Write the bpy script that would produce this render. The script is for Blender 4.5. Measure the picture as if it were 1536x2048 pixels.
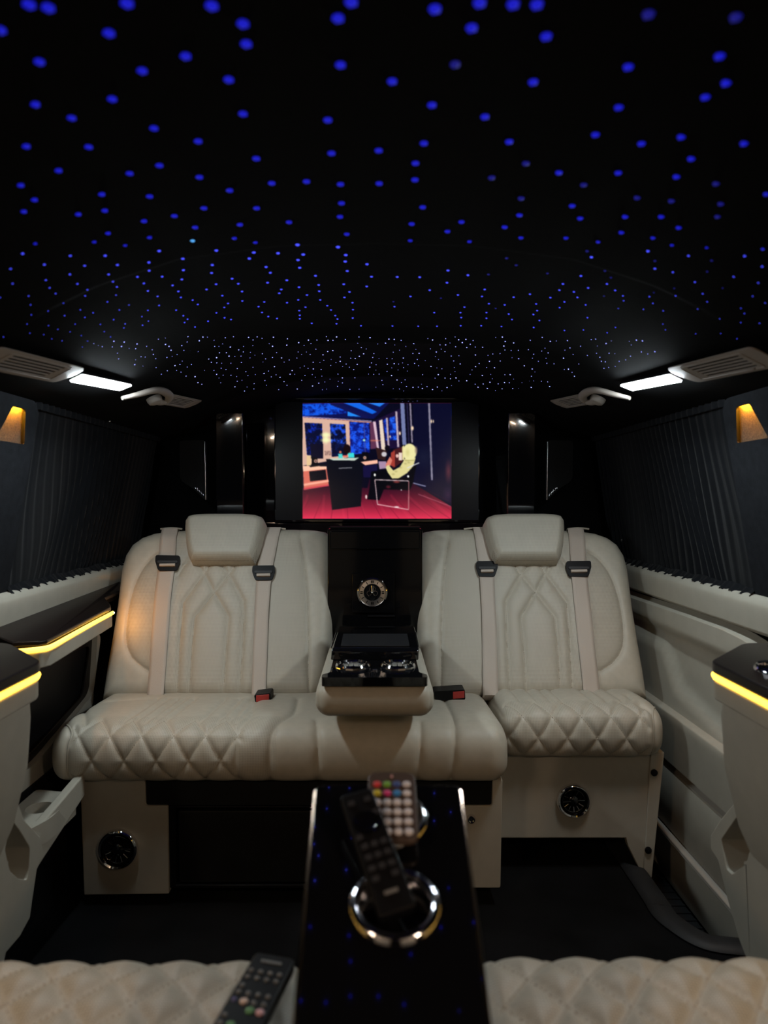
import bpy, bmesh, math, random
import numpy as np
from mathutils import Matrix, Vector

# ------------------------------------------------------------------ clear
for o in list(bpy.data.objects):
    bpy.data.objects.remove(o)
scene = bpy.context.scene
COL = scene.collection
R = math.radians
random.seed(7); np.random.seed(7)

# ------------------------------------------------------------------ camera
CAMZ = 0.93                      # eye height over the cabin floor
FPX, PX0, PY0 = 1420.0, 752.0, 1000.0
cam = bpy.data.cameras.new('camera')
cam.sensor_fit = 'VERTICAL'; cam.sensor_height = 24.0
cam.lens = 24.0 * FPX / 2048.0
cam.shift_x = (768 - PX0) / 2048.0
cam.shift_y = -(1024 - PY0) / 2048.0
cam.clip_start = 0.02
cam.dof.use_dof = True
cam.dof.focus_distance = 2.0
cam.dof.aperture_fstop = cam.lens / 7.0
cam_o = bpy.data.objects.new('camera', cam); COL.objects.link(cam_o)
cam_o.location = (0, 0, CAMZ); cam_o.rotation_euler = (R(90), 0, 0)
scene.camera = cam_o

# ------------------------------------------------------------------ world, exposure
w = bpy.data.worlds.new('night'); scene.world = w; w.use_nodes = True
w.node_tree.nodes['Background'].inputs[0].default_value = (0.75, 0.9, 1.0, 1)
w.node_tree.nodes['Background'].inputs[1].default_value = 0.006
scene.view_settings.view_transform = 'Standard'
scene.view_settings.look = 'None'
scene.view_settings.gamma = 1.0
scene.view_settings.use_curve_mapping = False
scene.view_settings.exposure = 0.0
LAMP = 172.0        # emission of the two cabin lamps in view
LAMP_FRONT = 190.0  # the pair over the front row, behind the camera

# ------------------------------------------------------------------ geometry helpers
def P(px, py, Y):                # point of the cabin seen at a pixel, at distance Y
    return np.array([(px - PX0) / FPX * Y, Y, CAMZ - (py - PY0) / FPX * Y])
def V(x, y, z):                  # eye-relative height to cabin coordinates
    return np.array([x, y, z + CAMZ])
def nrm(a):
    a = np.asarray(a, float); return a / np.linalg.norm(a)

class MB:
    def __init__(s): s.v = []; s.f = []; s.attr = None; s.mi = None
    def add(s, vs, fs):
        k = len(s.v); s.v.extend([tuple(map(float, p)) for p in vs]); s.f.extend([tuple(i + k for i in f) for f in fs]); return s
    def box(s, c, size, rot=None):
        hx, hy, hz = [q / 2 for q in size]
        vs = [np.array((x, y, z)) for x in (-hx, hx) for y in (-hy, hy) for z in (-hz, hz)]
        if rot is not None: vs = [np.array(rot @ Vector(p)) for p in vs]
        vs = [p + np.array(c) for p in vs]
        return s.add(vs, [(0, 1, 3, 2), (4, 6, 7, 5), (0, 4, 5, 1), (2, 3, 7, 6), (0, 2, 6, 4), (1, 5, 7, 3)])
    def prism(s, poly, ext):     # polygon of 3D points extruded along ext
        n = len(poly); a = [np.array(p, float) for p in poly]; e = np.array(ext, float)
        vs = a + [p + e for p in a]
        fs = [tuple(range(n)), tuple(range(2 * n - 1, n - 1, -1))]
        fs += [(i, i + n, (i + 1) % n + n, (i + 1) % n) for i in range(n)]
        return s.add(vs, fs)
    def tube(s, path, r, n=10, flat=1.0, up=(0, 0, 1), closed=False, caps=True):
        path = [np.array(p, float) for p in path]; m = len(path)
        rs = r if hasattr(r, '__len__') else [r] * m
        vs = []; fs = []
        for i, p in enumerate(path):
            if closed: t = path[(i + 1) % m] - path[i - 1]
            else: t = path[min(i + 1, m - 1)] - path[max(i - 1, 0)]
            t = nrm(t); a = np.cross(t, up)
            if np.linalg.norm(a) < 1e-4: a = np.cross(t, (1, 0, 0))
            a = nrm(a); b = np.cross(a, t)
            for k in range(n):
                q = 2 * math.pi * k / n
                vs.append(p + a * math.cos(q) * rs[i] + b * math.sin(q) * rs[i] * flat)
        for i in range(m if closed else m - 1):
            j = (i + 1) % m
            for k in range(n):
                l = (k + 1) % n
                fs.append((i * n + k, i * n + l, j * n + l, j * n + k))
        if not closed and caps:
            fs.append(tuple(range(n - 1, -1, -1))); fs.append(tuple((m - 1) * n + k for k in range(n)))
        return s.add(vs, fs)
    def lathe(s, prof, c, axis=(0, 0, 1), n=40, caps=False, facet=None):
        ax = nrm(axis); a = np.cross(ax, (0, 0, 1)) if abs(ax[2]) < .9 else np.cross(ax, (1, 0, 0))
        a = nrm(a); b = np.cross(ax, a); c = np.array(c, float); m = len(prof)
        vs = []; fs = []
        for i in range(n):
            q = 2 * math.pi * i / n; d = a * math.cos(q) + b * math.sin(q)
            for (r, h) in prof: vs.append(c + d * r + ax * h)
        for i in range(n):
            j = (i + 1) % n
            for k in range(m - 1):
                fs.append((i * m + k, j * m + k, j * m + k + 1, i * m + k + 1))
        if caps:
            fs.append(tuple(i * m for i in range(n))[::-1]); fs.append(tuple(i * m + m - 1 for i in range(n)))
        return s.add(vs, fs)
    def grid(s, pts):            # pts [nv][nu] of 3D points
        nv, nu = len(pts), len(pts[0])
        vs = [p for row in pts for p in row]
        fs = [(j * nu + i, j * nu + i + 1, (j + 1) * nu + i + 1, (j + 1) * nu + i) for j in range(nv - 1) for i in range(nu - 1)]
        return s.add(vs, fs)

WL = {}
def setp(o, label=None, cat=None, group=None, kind=None):
    if label: o['label'] = label
    if cat: o['category'] = cat
    if group: o['group'] = group
    if kind: o['kind'] = kind
    return o
def thing(name, label, cat, loc, group=None, kind=None):
    o = bpy.data.objects.new(name, None); COL.objects.link(o)
    o.empty_display_size = 0.05
    o.location = tuple(map(float, loc)); WL[o.name] = np.array(loc, float)
    return setp(o, label, cat, group, kind)
def obj(name, m, mat, parent=None, bevel=0, seg=2, smooth=True, angle=35, subd=0, solid=0, **kw):
    vs = np.array(m.v, float); c = (vs.min(0) + vs.max(0)) / 2
    me = bpy.data.meshes.new(name)
    me.from_pydata([tuple(p) for p in (vs - c)], [], m.f)
    me.validate(); 
    bm = bmesh.new(); bm.from_mesh(me); bmesh.ops.recalc_face_normals(bm, faces=bm.faces[:]); bm.to_mesh(me); bm.free()
    mats = mat if isinstance(mat, (list, tuple)) else [mat]
    for q in mats: me.materials.append(MAT[q])
    if m.mi is not None: me.polygons.foreach_set('material_index', m.mi)
    if smooth:
        me.polygons.foreach_set('use_smooth', [True] * len(me.polygons))
        if not bevel and not subd: me.set_sharp_from_angle(angle=R(angle))
    if m.attr:
        for nm, (typ, data) in m.attr.items():
            a = me.attributes.new(nm, typ, 'POINT')
            a.data.foreach_set('vector' if typ == 'FLOAT_VECTOR' else ('color' if typ == 'FLOAT_COLOR' else 'value'), np.asarray(data, np.float32).ravel())
    o = bpy.data.objects.new(name, me); COL.objects.link(o)
    pl = np.zeros(3)
    if parent is not None: o.parent = parent; pl = WL[parent.name]
    o.location = tuple(c - pl); WL[o.name] = c
    if solid:
        d = o.modifiers.new('solid', 'SOLIDIFY'); d.thickness = solid; d.offset = -1
    if bevel:
        b = o.modifiers.new('bevel', 'BEVEL'); b.width = bevel; b.segments = seg; b.limit_method = 'ANGLE'; b.angle_limit = R(30)
        b.harden_normals = True
    if subd:
        d = o.modifiers.new('subd', 'SUBSURF'); d.levels = subd; d.render_levels = subd
    return setp(o, **kw)
def rounded(pts, rad, n=5):      # round the corners of a 2D polygon
    out = []; m = len(pts)
    for i in range(m):
        p0, p, p1 = [np.array(pts[(i + k) % m], float) for k in (-1, 0, 1)]
        r = rad[i] if hasattr(rad, '__len__') else rad
        if r <= 0: out.append(p); continue
        a = p0 - p; b = p1 - p; la = np.linalg.norm(a); lb = np.linalg.norm(b)
        r = min(r, la * .48, lb * .48); A = p + a / la * r; B = p + b / lb * r
        for k in range(n + 1):
            t = k / n; out.append((1 - t) ** 2 * A + 2 * t * (1 - t) * p + t * t * B)
    return out
def rrect(x0, y0, x1, y1, r, n=5): return rounded([(x0, y0), (x1, y0), (x1, y1), (x0, y1)], r, n)
def smoothline(pts, n=8):        # Catmull-Rom
    p = [np.array(q, float) for q in pts]; p = [2 * p[0] - p[1]] + p + [2 * p[-1] - p[-2]]; out = []
    for i in range(1, len(p) - 2):
        for k in range(n):
            t = k / n
            out.append(.5 * ((2 * p[i]) + (-p[i - 1] + p[i + 1]) * t + (2 * p[i - 1] - 5 * p[i] + 4 * p[i + 1] - p[i + 2]) * t * t + (-p[i - 1] + 3 * p[i] - 3 * p[i + 1] + p[i + 2]) * t ** 3))
    out.append(p[-2]); return out
def resample(pts, step=None, n=None):
    p = np.array(pts, float); d = np.r_[0, np.cumsum(np.linalg.norm(np.diff(p, axis=0), axis=1))]
    if n is None: n = max(2, int(round(d[-1] / step)) + 1)
    t = np.linspace(0, d[-1], n)
    return np.stack([np.interp(t, d, p[:, k]) for k in range(p.shape[1])], 1)
def holed(m, outer, holes, fn, ext):   # plate with holes; 2D loops mapped by fn(u,v); extruded by ext
    bm = bmesh.new(); ext = np.array(ext, float); loops = [outer] + list(holes); es = []
    for lp in loops:
        vs = [bm.verts.new(tuple(fn(*p))) for p in lp]
        es += [bm.edges.new((vs[i], vs[(i + 1) % len(vs)])) for i in range(len(vs))]
    bmesh.ops.triangle_fill(bm, edges=es, use_beauty=True)
    bm.verts.index_update()
    V0 = [np.array(v.co) for v in bm.verts]; F0 = [tuple(v.index for v in f.verts) for f in bm.faces]; bm.free()
    n = len(V0); vs = V0 + [p + ext for p in V0]
    fs = F0 + [tuple(i + n for i in f[::-1]) for f in F0]; k = 0
    for lp in loops:
        L = len(lp)
        for i in range(L):
            a, b = k + i, k + (i + 1) % L; fs.append((a, b, b + n, a + n))
        k += L
    return m.add(vs, fs)
def polydist(x, y, lines):       # distance of points to a set of polylines
    d = np.full(x.shape, 1e9)
    for L in lines:
        L = np.asarray(L, float)
        for (ax, ay), (bx, by) in zip(L[:-1], L[1:]):
            vx, vy = bx - ax, by - ay; q = vx * vx + vy * vy + 1e-12
            t = np.clip(((x - ax) * vx + (y - ay) * vy) / q, 0, 1)
            d = np.minimum(d, np.hypot(x - ax - t * vx, y - ay - t * vy))
    return d
def cluster(n, a=.55):
    s = np.linspace(0, 1, n); return (1 - a) * s + a * (.5 - .5 * np.cos(math.pi * s))

# ------------------------------------------------------------------ materials
MAT = {}
def srgb(r, g, b):
    f = lambda c: (c / 255) / 12.92 if c / 255 <= .04045 else ((c / 255 + .055) / 1.055) ** 2.4
    return (f(r), f(g), f(b))
def mat(name, col, rough=.5, metal=0, coat=0, spec=.5, emit=None, es=0, noise=0, nscale=40, bump=0, bscale=300, sheen=0, sample=True, coatr=.03):
    m = bpy.data.materials.new(name); m.use_nodes = True; nt = m.node_tree; b = nt.nodes['Principled BSDF']
    b.inputs['Base Color'].default_value = (*col, 1); b.inputs['Roughness'].default_value = rough
    b.inputs['Metallic'].default_value = metal; b.inputs['Coat Weight'].default_value = coat; b.inputs['Coat Roughness'].default_value = coatr
    b.inputs['Specular IOR Level'].default_value = spec; b.inputs['Sheen Weight'].default_value = sheen
    if emit: b.inputs['Emission Color'].default_value = (*emit, 1); b.inputs['Emission Strength'].default_value = es
    tc = nt.nodes.new('ShaderNodeTexCoord')
    if noise:
        n = nt.nodes.new('ShaderNodeTexNoise'); n.inputs['Scale'].default_value = nscale; n.inputs['Detail'].default_value = 5
        mx = nt.nodes.new('ShaderNodeMix'); mx.data_type = 'RGBA'; mx.blend_type = 'MULTIPLY'
        rp = nt.nodes.new('ShaderNodeMapRange'); rp.inputs['From Min'].default_value = .3; rp.inputs['From Max'].default_value = .7
        rp.inputs['To Min'].default_value = 1 - noise; rp.inputs['To Max'].default_value = 1 + noise
        nt.links.new(tc.outputs['Object'], n.inputs['Vector']); nt.links.new(n.outputs['Fac'], rp.inputs['Value'])
        mx.inputs[0].default_value = 1; mx.inputs[6].default_value = (*col, 1)
        nt.links.new(rp.outputs[0], mx.inputs[7]); nt.links.new(mx.outputs[2], b.inputs['Base Color'])
    if bump:
        n = nt.nodes.new('ShaderNodeTexNoise'); n.inputs['Scale'].default_value = bscale; n.inputs['Detail'].default_value = 3
        bp = nt.nodes.new('ShaderNodeBump'); bp.inputs['Strength'].default_value = bump; bp.inputs['Distance'].default_value = .001
        nt.links.new(tc.outputs['Object'], n.inputs['Vector']); nt.links.new(n.outputs['Fac'], bp.inputs['Height']); nt.links.new(bp.outputs[0], b.inputs['Normal'])
    if not sample: m.cycles.emission_sampling = 'NONE'
    MAT[name] = m; return m
LEATHER = (.47, .43, .355)
mat('leather', LEATHER, .48, noise=.05, nscale=60, bump=.25, bscale=900)
mat('thread', (.40, .35, .28), .7)
mat('piping', (.42, .38, .31), .5)
mat('plastic_beige', (.40, .375, .315), .55, noise=.04, nscale=30, bump=.15, bscale=1200)
mat('trim_beige', (.36, .33, .29), .5)
mat('vent_beige', (.30, .265, .24), .55, noise=.04, nscale=30)
mat('webbing', (.50, .43, .37), .6, bump=.4, bscale=700)
mat('webbing_edge', (.35, .31, .27), .7)
mat('gloss_black', (.004, .004, .005), .06, coat=1, coatr=.02)
mat('gloss_tower', (.003, .003, .0035), .08, spec=.28)
mat('gloss_smoke', (.008, .006, .006), .28, spec=.22)
mat('black_plastic', (.005, .005, .006), .45, spec=.15)
mat('satin_black', (.005, .0055, .006), .6, spec=.25, noise=.3, nscale=20)
mat('pad_grey', (.008, .008, .010), .55)
mat('matt_black', (.003, .003, .0035), .7, spec=.08)
mat('carpet', (.0035, .0035, .004), .95, spec=.08, noise=.5, nscale=8, bump=.8, bscale=500, sheen=.02)
mat('rubber', (.012, .0125, .014), .6, noise=.25, nscale=30)
mat('suede', (.0022, .0024, .0028), .95, spec=.08, noise=.25, nscale=25, bump=.3, bscale=800)
mat('pillar_suede', (.011, .012, .0145), .9, spec=.08, noise=.2, nscale=60, bump=.5, bscale=700)
mat('amber_suede', (.06, .045, .03), .9, noise=.45, nscale=300, bump=.6, bscale=700)
mat('curtain', (.0048, .0055, .0072), .8, spec=.08, noise=.2, nscale=30, bump=.3, bscale=600, sheen=.05)
mat('chrome', (.78, .78, .80), .07, metal=1)
mat('chrome_soft', (.62, .62, .64), .22, metal=1)
mat('silver_face', (.62, .60, .58), .3, metal=1)
mat('chrome_dark', (.22, .16, .12), .12, metal=1)  # console edge chrome, its dark brown reflections put into the colour
mat('chrome_ring', (.72, .73, .78), .12, metal=1)
mat('red_button', (.42, .035, .03), .4)
mat('led_white', (1, 1, 1), .5, emit=(.86, .97, 1.0), es=LAMP)
mat('led_white_front', (1, 1, 1), .5, emit=(1.0, .72, .50), es=LAMP_FRONT)
mat('led_amber', (.9, .7, .3), .5, emit=(1.0, .52, .045), es=4.2)
mat('led_glow_disc', (.9, .6, .2), .5, emit=(1.0, .42, .06), es=650)  # added emitter, far stronger than the strip, for the backrest glow
mat('led_niche', (.9, .6, .2), .5, emit=(1.0, .36, .012), es=1300)
mat('star_near', (0, 0, .1), .5, emit=(.008, .010, .50), es=1.0, sample=False)
mat('star_dim', (0, 0, .1), .5, emit=(.008, .008, .17), es=1.0, sample=False)
mat('star_mid', (0, 0, .1), .5, emit=(.06, .075, 1.0), es=1.5, sample=False)
mat('star_far', (0, 0, .1), .5, emit=(.30, .32, 1.0), es=3.2, sample=False)
mat('star_cyan', (0, 0, .1), .5, emit=(.10, .45, 1.0), es=1.0, sample=False)
mat('remote_black', (.006, .006, .007), .45, spec=.2)
mat('remote_brown', (.075, .048, .035), .45)
for nm, c in dict(btn_red=(215, 60, 60), btn_green=(120, 175, 60), btn_blue=(65, 85, 150), btn_white=(225, 220, 225), btn_yellow=(215, 200, 50), btn_pink=(215, 60, 130), btn_sky=(60, 140, 210),
                  btn_peach=(225, 195, 180), btn_rose=(225, 175, 180), btn_leaf=(110, 160, 105), btn_violet=(110, 105, 160), btn_grey=(125, 125, 125), btn_dark=(48, 48, 52)).items():
    mat(nm, srgb(*c), .5)

def perforated():                # leather with punched holes where the attribute says so
    m = MAT['leather']; nt = m.node_tree; N = nt.nodes; L = nt.links; b = N['Principled BSDF']
    old = b.inputs['Base Color'].links[0].from_socket; oldn = b.inputs['Normal'].links[0].from_socket
    at = N.new('ShaderNodeAttribute'); at.attribute_name = 'puv'
    sx = N.new('ShaderNodeSeparateXYZ'); L.new(at.outputs['Vector'], sx.inputs[0])
    def mth(op, a, b_=None):
        q = N.new('ShaderNodeMath'); q.operation = op
        for i, s in enumerate((a, b_)):
            if s is None: continue
            if isinstance(s, (int, float)): q.inputs[i].default_value = s
            else: L.new(s, q.inputs[i])
        return q.outputs[0]
    k = math.pi / .0036
    u = mth('SINE', mth('MULTIPLY', sx.outputs[0], k)); v = mth('SINE', mth('MULTIPLY', sx.outputs[1], k))
    dot = mth('MULTIPLY', mth('SMOOTH_MIN', 1.0, mth('MULTIPLY', mth('MAXIMUM', mth('SUBTRACT', mth('MULTIPLY', u, v), .45), 0.0), 4.0)), sx.outputs[2])
    mx = N.new('ShaderNodeMix'); mx.data_type = 'RGBA'; mx.blend_type = 'MIX'
    L.new(mth('MULTIPLY', dot, .8), mx.inputs[0]); L.new(old, mx.inputs[6]); mx.inputs[7].default_value = (.16, .14, .11, 1)
    L.new(mx.outputs[2], b.inputs['Base Color'])
perforated()
# ================================================================== the setting
CX = np.array([0, .15, .30, .42, .50, .572, .65, .745]); CZ = np.array([.388, .384, .364, .325, .287, .246, .226, .212])
def ceil_z(x, y):                # eye-relative height of the headliner
    z = np.interp(abs(x), CX, CZ)
    prof = np.interp(y, [-1, 1.075, 1.085, 1.60, 1.63, 1.67, 1.95, 2.08, 2.10, 2.13, 2.48], [0, 0, .004, .004, .0, -.016, -.002, -.002, -.004, -.016, -.012])
    k = np.clip((.56 - abs(x)) / .12, 0, 1)
    return z + prof * k
def build_ceiling():
    ys = np.r_[np.linspace(-.9, 1.05, 22), 1.07, 1.075, 1.085, 1.09, np.linspace(1.15, 1.58, 10), np.linspace(1.6, 1.68, 9), np.linspace(1.72, 2.05, 8), np.linspace(2.07, 2.14, 8), np.linspace(2.2, 2.52, 6)]
    xs = np.linspace(-.75, .75, 61)
    m = MB().grid([[V(x, y, ceil_z(x, y)) for x in xs] for y in ys])
    return obj('ceiling', m, 'suede', angle=60, kind='structure', label='black headliner scattered with blue star lights')
ceiling = build_ceiling()
# cross-section of the cabin side: half-width at an eye-relative height
def side_x(z): return np.interp(z, [-1.2, -.205, .215], [.80, .80, .73])
def side_wall(name, sx):
    zs = [.225, .1, 0, -.1, -.2, -.3, -.5, -.93, -1.06]
    ys = np.linspace(-.9, 2.55, 8)
    m = MB().grid([[V(sx * (side_x(z) + .045), y, z) for y in ys] for z in zs])
    return obj(name, m, 'matt_black', solid=.01, kind='structure')
wl = side_wall('wall_left', -1); wl['label'] = 'black trimmed left side of the van cabin'
wr = side_wall('wall_right', 1); wr['label'] = 'black trimmed right side of the van cabin'
wb = obj('wall_back', MB().box(V(0, 2.60, -.35), (1.72, .03, 1.5)), 'matt_black', kind='structure', label='black tailgate wall behind the television')
wf = obj('wall_front', MB().box(V(0, -.92, -.3), (1.72, .03, 1.5)), 'matt_black', kind='structure', label='black partition to the driver cab')

# floor with a step well on the right
edge = [(.665, 2.55), (.665, 1.72), (.662, 1.60), (.672, 1.55), (.70, 1.515), (.74, 1.495), (.845, 1.48)]
fl = [(-.845, -.9), (.845, -.9)] + [(x, y) for x, y in edge[::-1]] + [(-.845, 2.55)]
floor = obj('floor', MB().prism([V(x, y, -.93) for x, y in fl], (0, 0, -.02)), 'carpet', kind='structure', label='black carpet covering the van floor')
e3 = smoothline([V(x - .018, y - (.018 if i > 3 else 0), -.926) for i, (x, y) in enumerate(edge)], 6)
obj('step_edging', MB().tube(e3, .028, 10, flat=.35), 'rubber', floor, label='grey rubber edging of the step')
sw = obj('trim_1', MB().box(V(.75, 2.0, -1.05), (.25, 1.1, .02)), 'rubber', kind='structure', label='ribbed grey plastic floor of the door step')
rib = MB().box((0, 0, 0), (.16, .006, .004))
for i in range(14):
    r_ = obj('rib', MB().box(V(.745, 1.53 + i * .032, -1.039), (.16, .007, .005)), 'rubber', sw)

# black pillars with lit niches
def pillar(sx, ye, name, label):
    fx = lambda y, z: V(sx * side_x(z), y, z)
    off = ye - 1.545
    outer = rounded([(.95, -.205), (ye - .005, -.205), (ye, .19), (ye - .02, .212), (.95, .212)], [0, 0, .03, .02, 0])
    niche = [(1.39 + off, .118), (1.508 + off, .118), (1.488 + off, .190), (1.437 + off, .190)]
    niche = rounded(niche, .006, 3)
    m = holed(MB(), outer, [niche], fx, (sx * .004, 0, 0))
    p = obj(name, m, 'pillar_suede', kind='structure', label=label)
    if sx > 0: obj('latch', MB().box(P(1527, 1082, 1.452), (.012, .03, .012)), 'chrome_soft', p, bevel=.003)
    b = thing('pillar_light', 'amber lit niche in the black pillar beside the ' + ('left' if sx < 0 else 'right') + ' curtain', 'light', fx(1.45 + off, .12), 'amber pillar lights')
    back = [(1.38 + off, .110), (1.515 + off, .110), (1.492 + off, .204), (1.430 + off, .204)]
    q = MB().prism([fx(y, z) + np.array([sx * .0095, 0, 0]) for y, z in back], (sx * .006, 0, 0))
    obj('back_panel', q, 'amber_suede', b)
    q = MB().prism([fx(y, z) + np.array([sx * .0045, 0, 0]) for y, z in [(1.441 + off, .1935), (1.485 + off, .1935), (1.485 + off, .1965), (1.441 + off, .1965)]], (sx * .004, 0, 0))
    rb = [(1.36 + off, .095), (1.53 + off, .095), (1.53 + off, .2085), (1.36 + off, .2085)]
    obj('leak_shield', holed(MB(), rb, [back], lambda y, z: fx(y, z) + np.array([sx * .0042, 0, 0]), (sx * .012, 0, 0)), 'pillar_suede', b)  # unseen collar added to stop amber light leaking around the niche
    obj('led_bar', q, 'led_niche', b)
    return p
pillar(-1, 1.545, 'trim_2', 'black suede pillar at the left edge with amber niche')
pillar(1, 1.505, 'trim_3', 'black suede pillar at the right edge with amber niche')

# curtains
def curtain(sx, y0, y1, label):
    ny, nz = 220, 26; rng = random.Random(3 if sx < 0 else 5)
    t = thing('curtain', label, 'curtain', V(sx * .82, (y0 + y1) / 2, -.2), 'pleated window curtains')
    ph = [rng.uniform(0, 6.28) for _ in range(6)]
    rows = []
    for j in range(nz + 1):
        s = j / nz; z = .218 - s * .418; row = []
        for i in range(ny + 1):
            u = i / ny; y = y0 + (y1 - y0) * u
            w_ = u + .02 * math.sin(4 * u + 3 * s + ph[0]) + .006 * math.sin(13 * u + 2 * s)
            a = .0075 * (.55 + .45 * math.sin(9 * u + ph[1]))
            off = a * math.sin(2 * math.pi * 26 * w_ + ph[2]) + .4 * a * math.sin(2 * math.pi * 53 * w_ + ph[3])
            off *= .45 + .55 * math.sin(math.pi * min(1, max(0, .12 + .76 * s)))
            yy = y + .012 * math.sin(6 * s + 20 * u) * s
            row.append(V(sx * (side_x(z) + .014 + off), yy, z))
        rows.append(row)
    obj('cloth', MB().grid(rows), 'curtain', t, angle=80)
    # gathered hem lying on the sill
    hem = []
    for j in range(6):
        s = j / 5; row = []
        for i in range(ny + 1):
            u = i / ny; y = y0 + (y1 - y0) * u
            f = .0032 * math.sin(2 * math.pi * 19 * u + ph[4] + 3 * math.sin(7 * u)) + .0018 * math.sin(2 * math.pi * 41 * u + ph[5])
            z = -.186 - .019 * s - 1.1 * f * s - .002 * math.sin(41 * u)
            row.append(V(sx * (side_x(z) + .008 - .020 * s + .25 * f), y, z))
        hem.append(row)
    obj('hem_ruffle', MB().grid(hem), 'curtain', t, angle=80)
    # heading tape
    obj('heading', MB().grid([[V(sx * (side_x(z) + .004 + .003 * math.sin(2 * math.pi * 30 * i / ny)), y0 + (y1 - y0) * i / ny, z) for i in range(ny + 1)] for z in (.222, .205, .198)]), 'curtain', t, angle=80)
    return t
cl = curtain(-1, 1.535, 2.42, 'dark pleated curtain drawn over the left window')
cr = curtain(1, 1.495, 2.42, 'dark pleated curtain drawn over the right window')
def stud(px, py, Y, parent, r=.006):
    c = P(px, py, Y); obj('stud', MB().lathe([(r, 0), (r, .002), (r * .7, .005), (0.0005, .006)], c, nrm(-c + V(0, 0, 0)), 14), 'chrome_soft', parent)
stud(309, 864, 2.38, cl); stud(219, 842, 1.93, cl, .0045); stud(1203, 902, 2.40, cr); stud(1243, 1080, 2.2, cr, .004)

# beige window sills
def sill(sx, name, y0, y1, label, low):
    prof = smoothline([(.835, -.198), (.815, -.197), (.793, -.200), (.783, -.210), (.780, -.225), (.783, low)], 6)
    m = MB().grid([[V(sx * x, y, z) for y in np.linspace(y0, y1, 24)] for x, z in prof])
    return obj(name, m, 'plastic_beige', angle=60, kind='structure', label=label)
sill(-1, 'trim_4', 1.0, 2.46, 'beige window sill under the left curtain', -.275)
sill(1, 'trim_5', 1.0, 2.46, 'beige window sill under the right curtain', -.268)

# right sliding door
door = thing('door_1', 'beige moulded sliding door below the right curtain', None, V(.80, 1.75, -.9), kind='structure')
def loft(name, prof, y0, y1, parent, mat_='plastic_beige', n=20, sx=1, fn=None, sm=6):
    pr = smoothline(prof, sm) if sm else prof
    m = MB().grid([[V(sx * x, y, z) for y in np.linspace(y0, y1, n)] for x, z in pr])
    return obj(name, m, mat_, parent, angle=50)
loft('upper_panel', [(.783, -.262), (.787, -.272), (.805, -.279), (.812, -.284)], .9, 2.46, door)
# armrest panel with a rounded front end
def door_armrest():
    zt = lambda y: np.interp(y, [1.0, 1.33, 1.40, 1.46, 1.52, 1.60, 1.8, 2.46], [-.40, -.335, -.310, -.295, -.286, -.281, -.282, -.292])
    rows = []
    for s in np.linspace(0, 1, 26):
        row = []
        for y in np.linspace(1.25, 2.46, 60):
            top = zt(y); z = top + (-.60 - top) * s
            d = (top - z)
            x = .812 - .030 * min(1, d / .012) ** .5
            if z < -.345: x += .022 * min(1, (-.345 - z) / .02)      # hollow below the armrest
            zb = np.interp(y, [1.25, 1.60, 1.72, 1.85, 1.95, 2.46], [-.545, -.543, -.520, -.500, -.40, -.40])
            if z < zb + .02: x -= .018 * min(1, (zb + .02 - z) / .03)
            row.append(V(x, y, z))
        rows.append(row)
    obj('armrest_panel', MB().grid(rows), 'plastic_beige', door, angle=50)
door_armrest()
loft('lower_ledge', [(.815, -.548), (.800, -.552), (.772, -.556), (.765, -.565), (.766, -.60), (.772, -.69)], .9, 2.46, door)
loft('shadow_band', [(.772, -.69), (.790, -.696), (.790, -.708), (.780, -.712)], .9, 2.46, door, 'trim_beige', sm=0)  # soft shadow band built in as a recess of darker beige
loft('lower_panel', [(.780, -.712), (.776, -.73), (.778, -.872), (.783, -.878)], .9, 2.46, door, sm=0)
loft('sill_strip', [(.785, -.878), (.768, -.882), (.766, -.888), (.768, -.894), (.785, -.897)], .9, 2.46, door, 'trim_beige')
loft('kick_panel', [(.783, -.897), (.780, -.91), (.790, -1.03), (.82, -1.035)], .9, 2.46, door, sm=0)

# left lower side: beige lining behind the seat and dark carpet below
lin = thing('trim_6', 'beige side lining with black inset panel left of the rear seat', None, V(-.80, 1.6, -.9), kind='structure')
fxl = lambda y, z: V(-.775, y, z)
outer = [(1.22, -.31), (1.99, -.285), (1.93, -.66), (1.22, -.66)]
def lp(px, py):                   # pixel to (y,z) on the lining plane
    Y = -.775 * FPX / (px - PX0); return (Y, -(py - PY0) / FPX * Y)
hole = rounded([(1.22 + .02, -.345), lp(203, 1266), lp(187, 1387), (1.62, -.60), (1.42, -.60), (1.24, -.56)], [.02, .03, .03, .05, .05, .02], 5)
obj('lining', holed(MB(), outer, [hole], fxl, (-.03, 0, 0)), 'plastic_beige', lin, bevel=.003)
obj('inset_panel', MB().prism([fxl(y, z) + np.array([-.022, 0, 0]) for y, z in hole], (-.01, 0, 0)), 'black_plastic', lin)
hc = np.mean(np.array(hole), 0); h2 = [hc + (np.array(p) - hc) * np.array([.90, .80]) for p in hole]
obj('inset_frame', holed(MB(), hole, [h2], lambda y, z: fxl(y, z) + np.array([-.014, 0, 0]), (-.006, 0, 0)), 'gloss_smoke', lin, bevel=.002)
obj('carpet_side', MB().prism([V(-.77, 1.0, -.64), V(-.77, 2.0, -.64), V(-.74, 2.0, -.93), V(-.74, 1.0, -.93)], (-.03, 0, 0)), 'carpet', lin)
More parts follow.
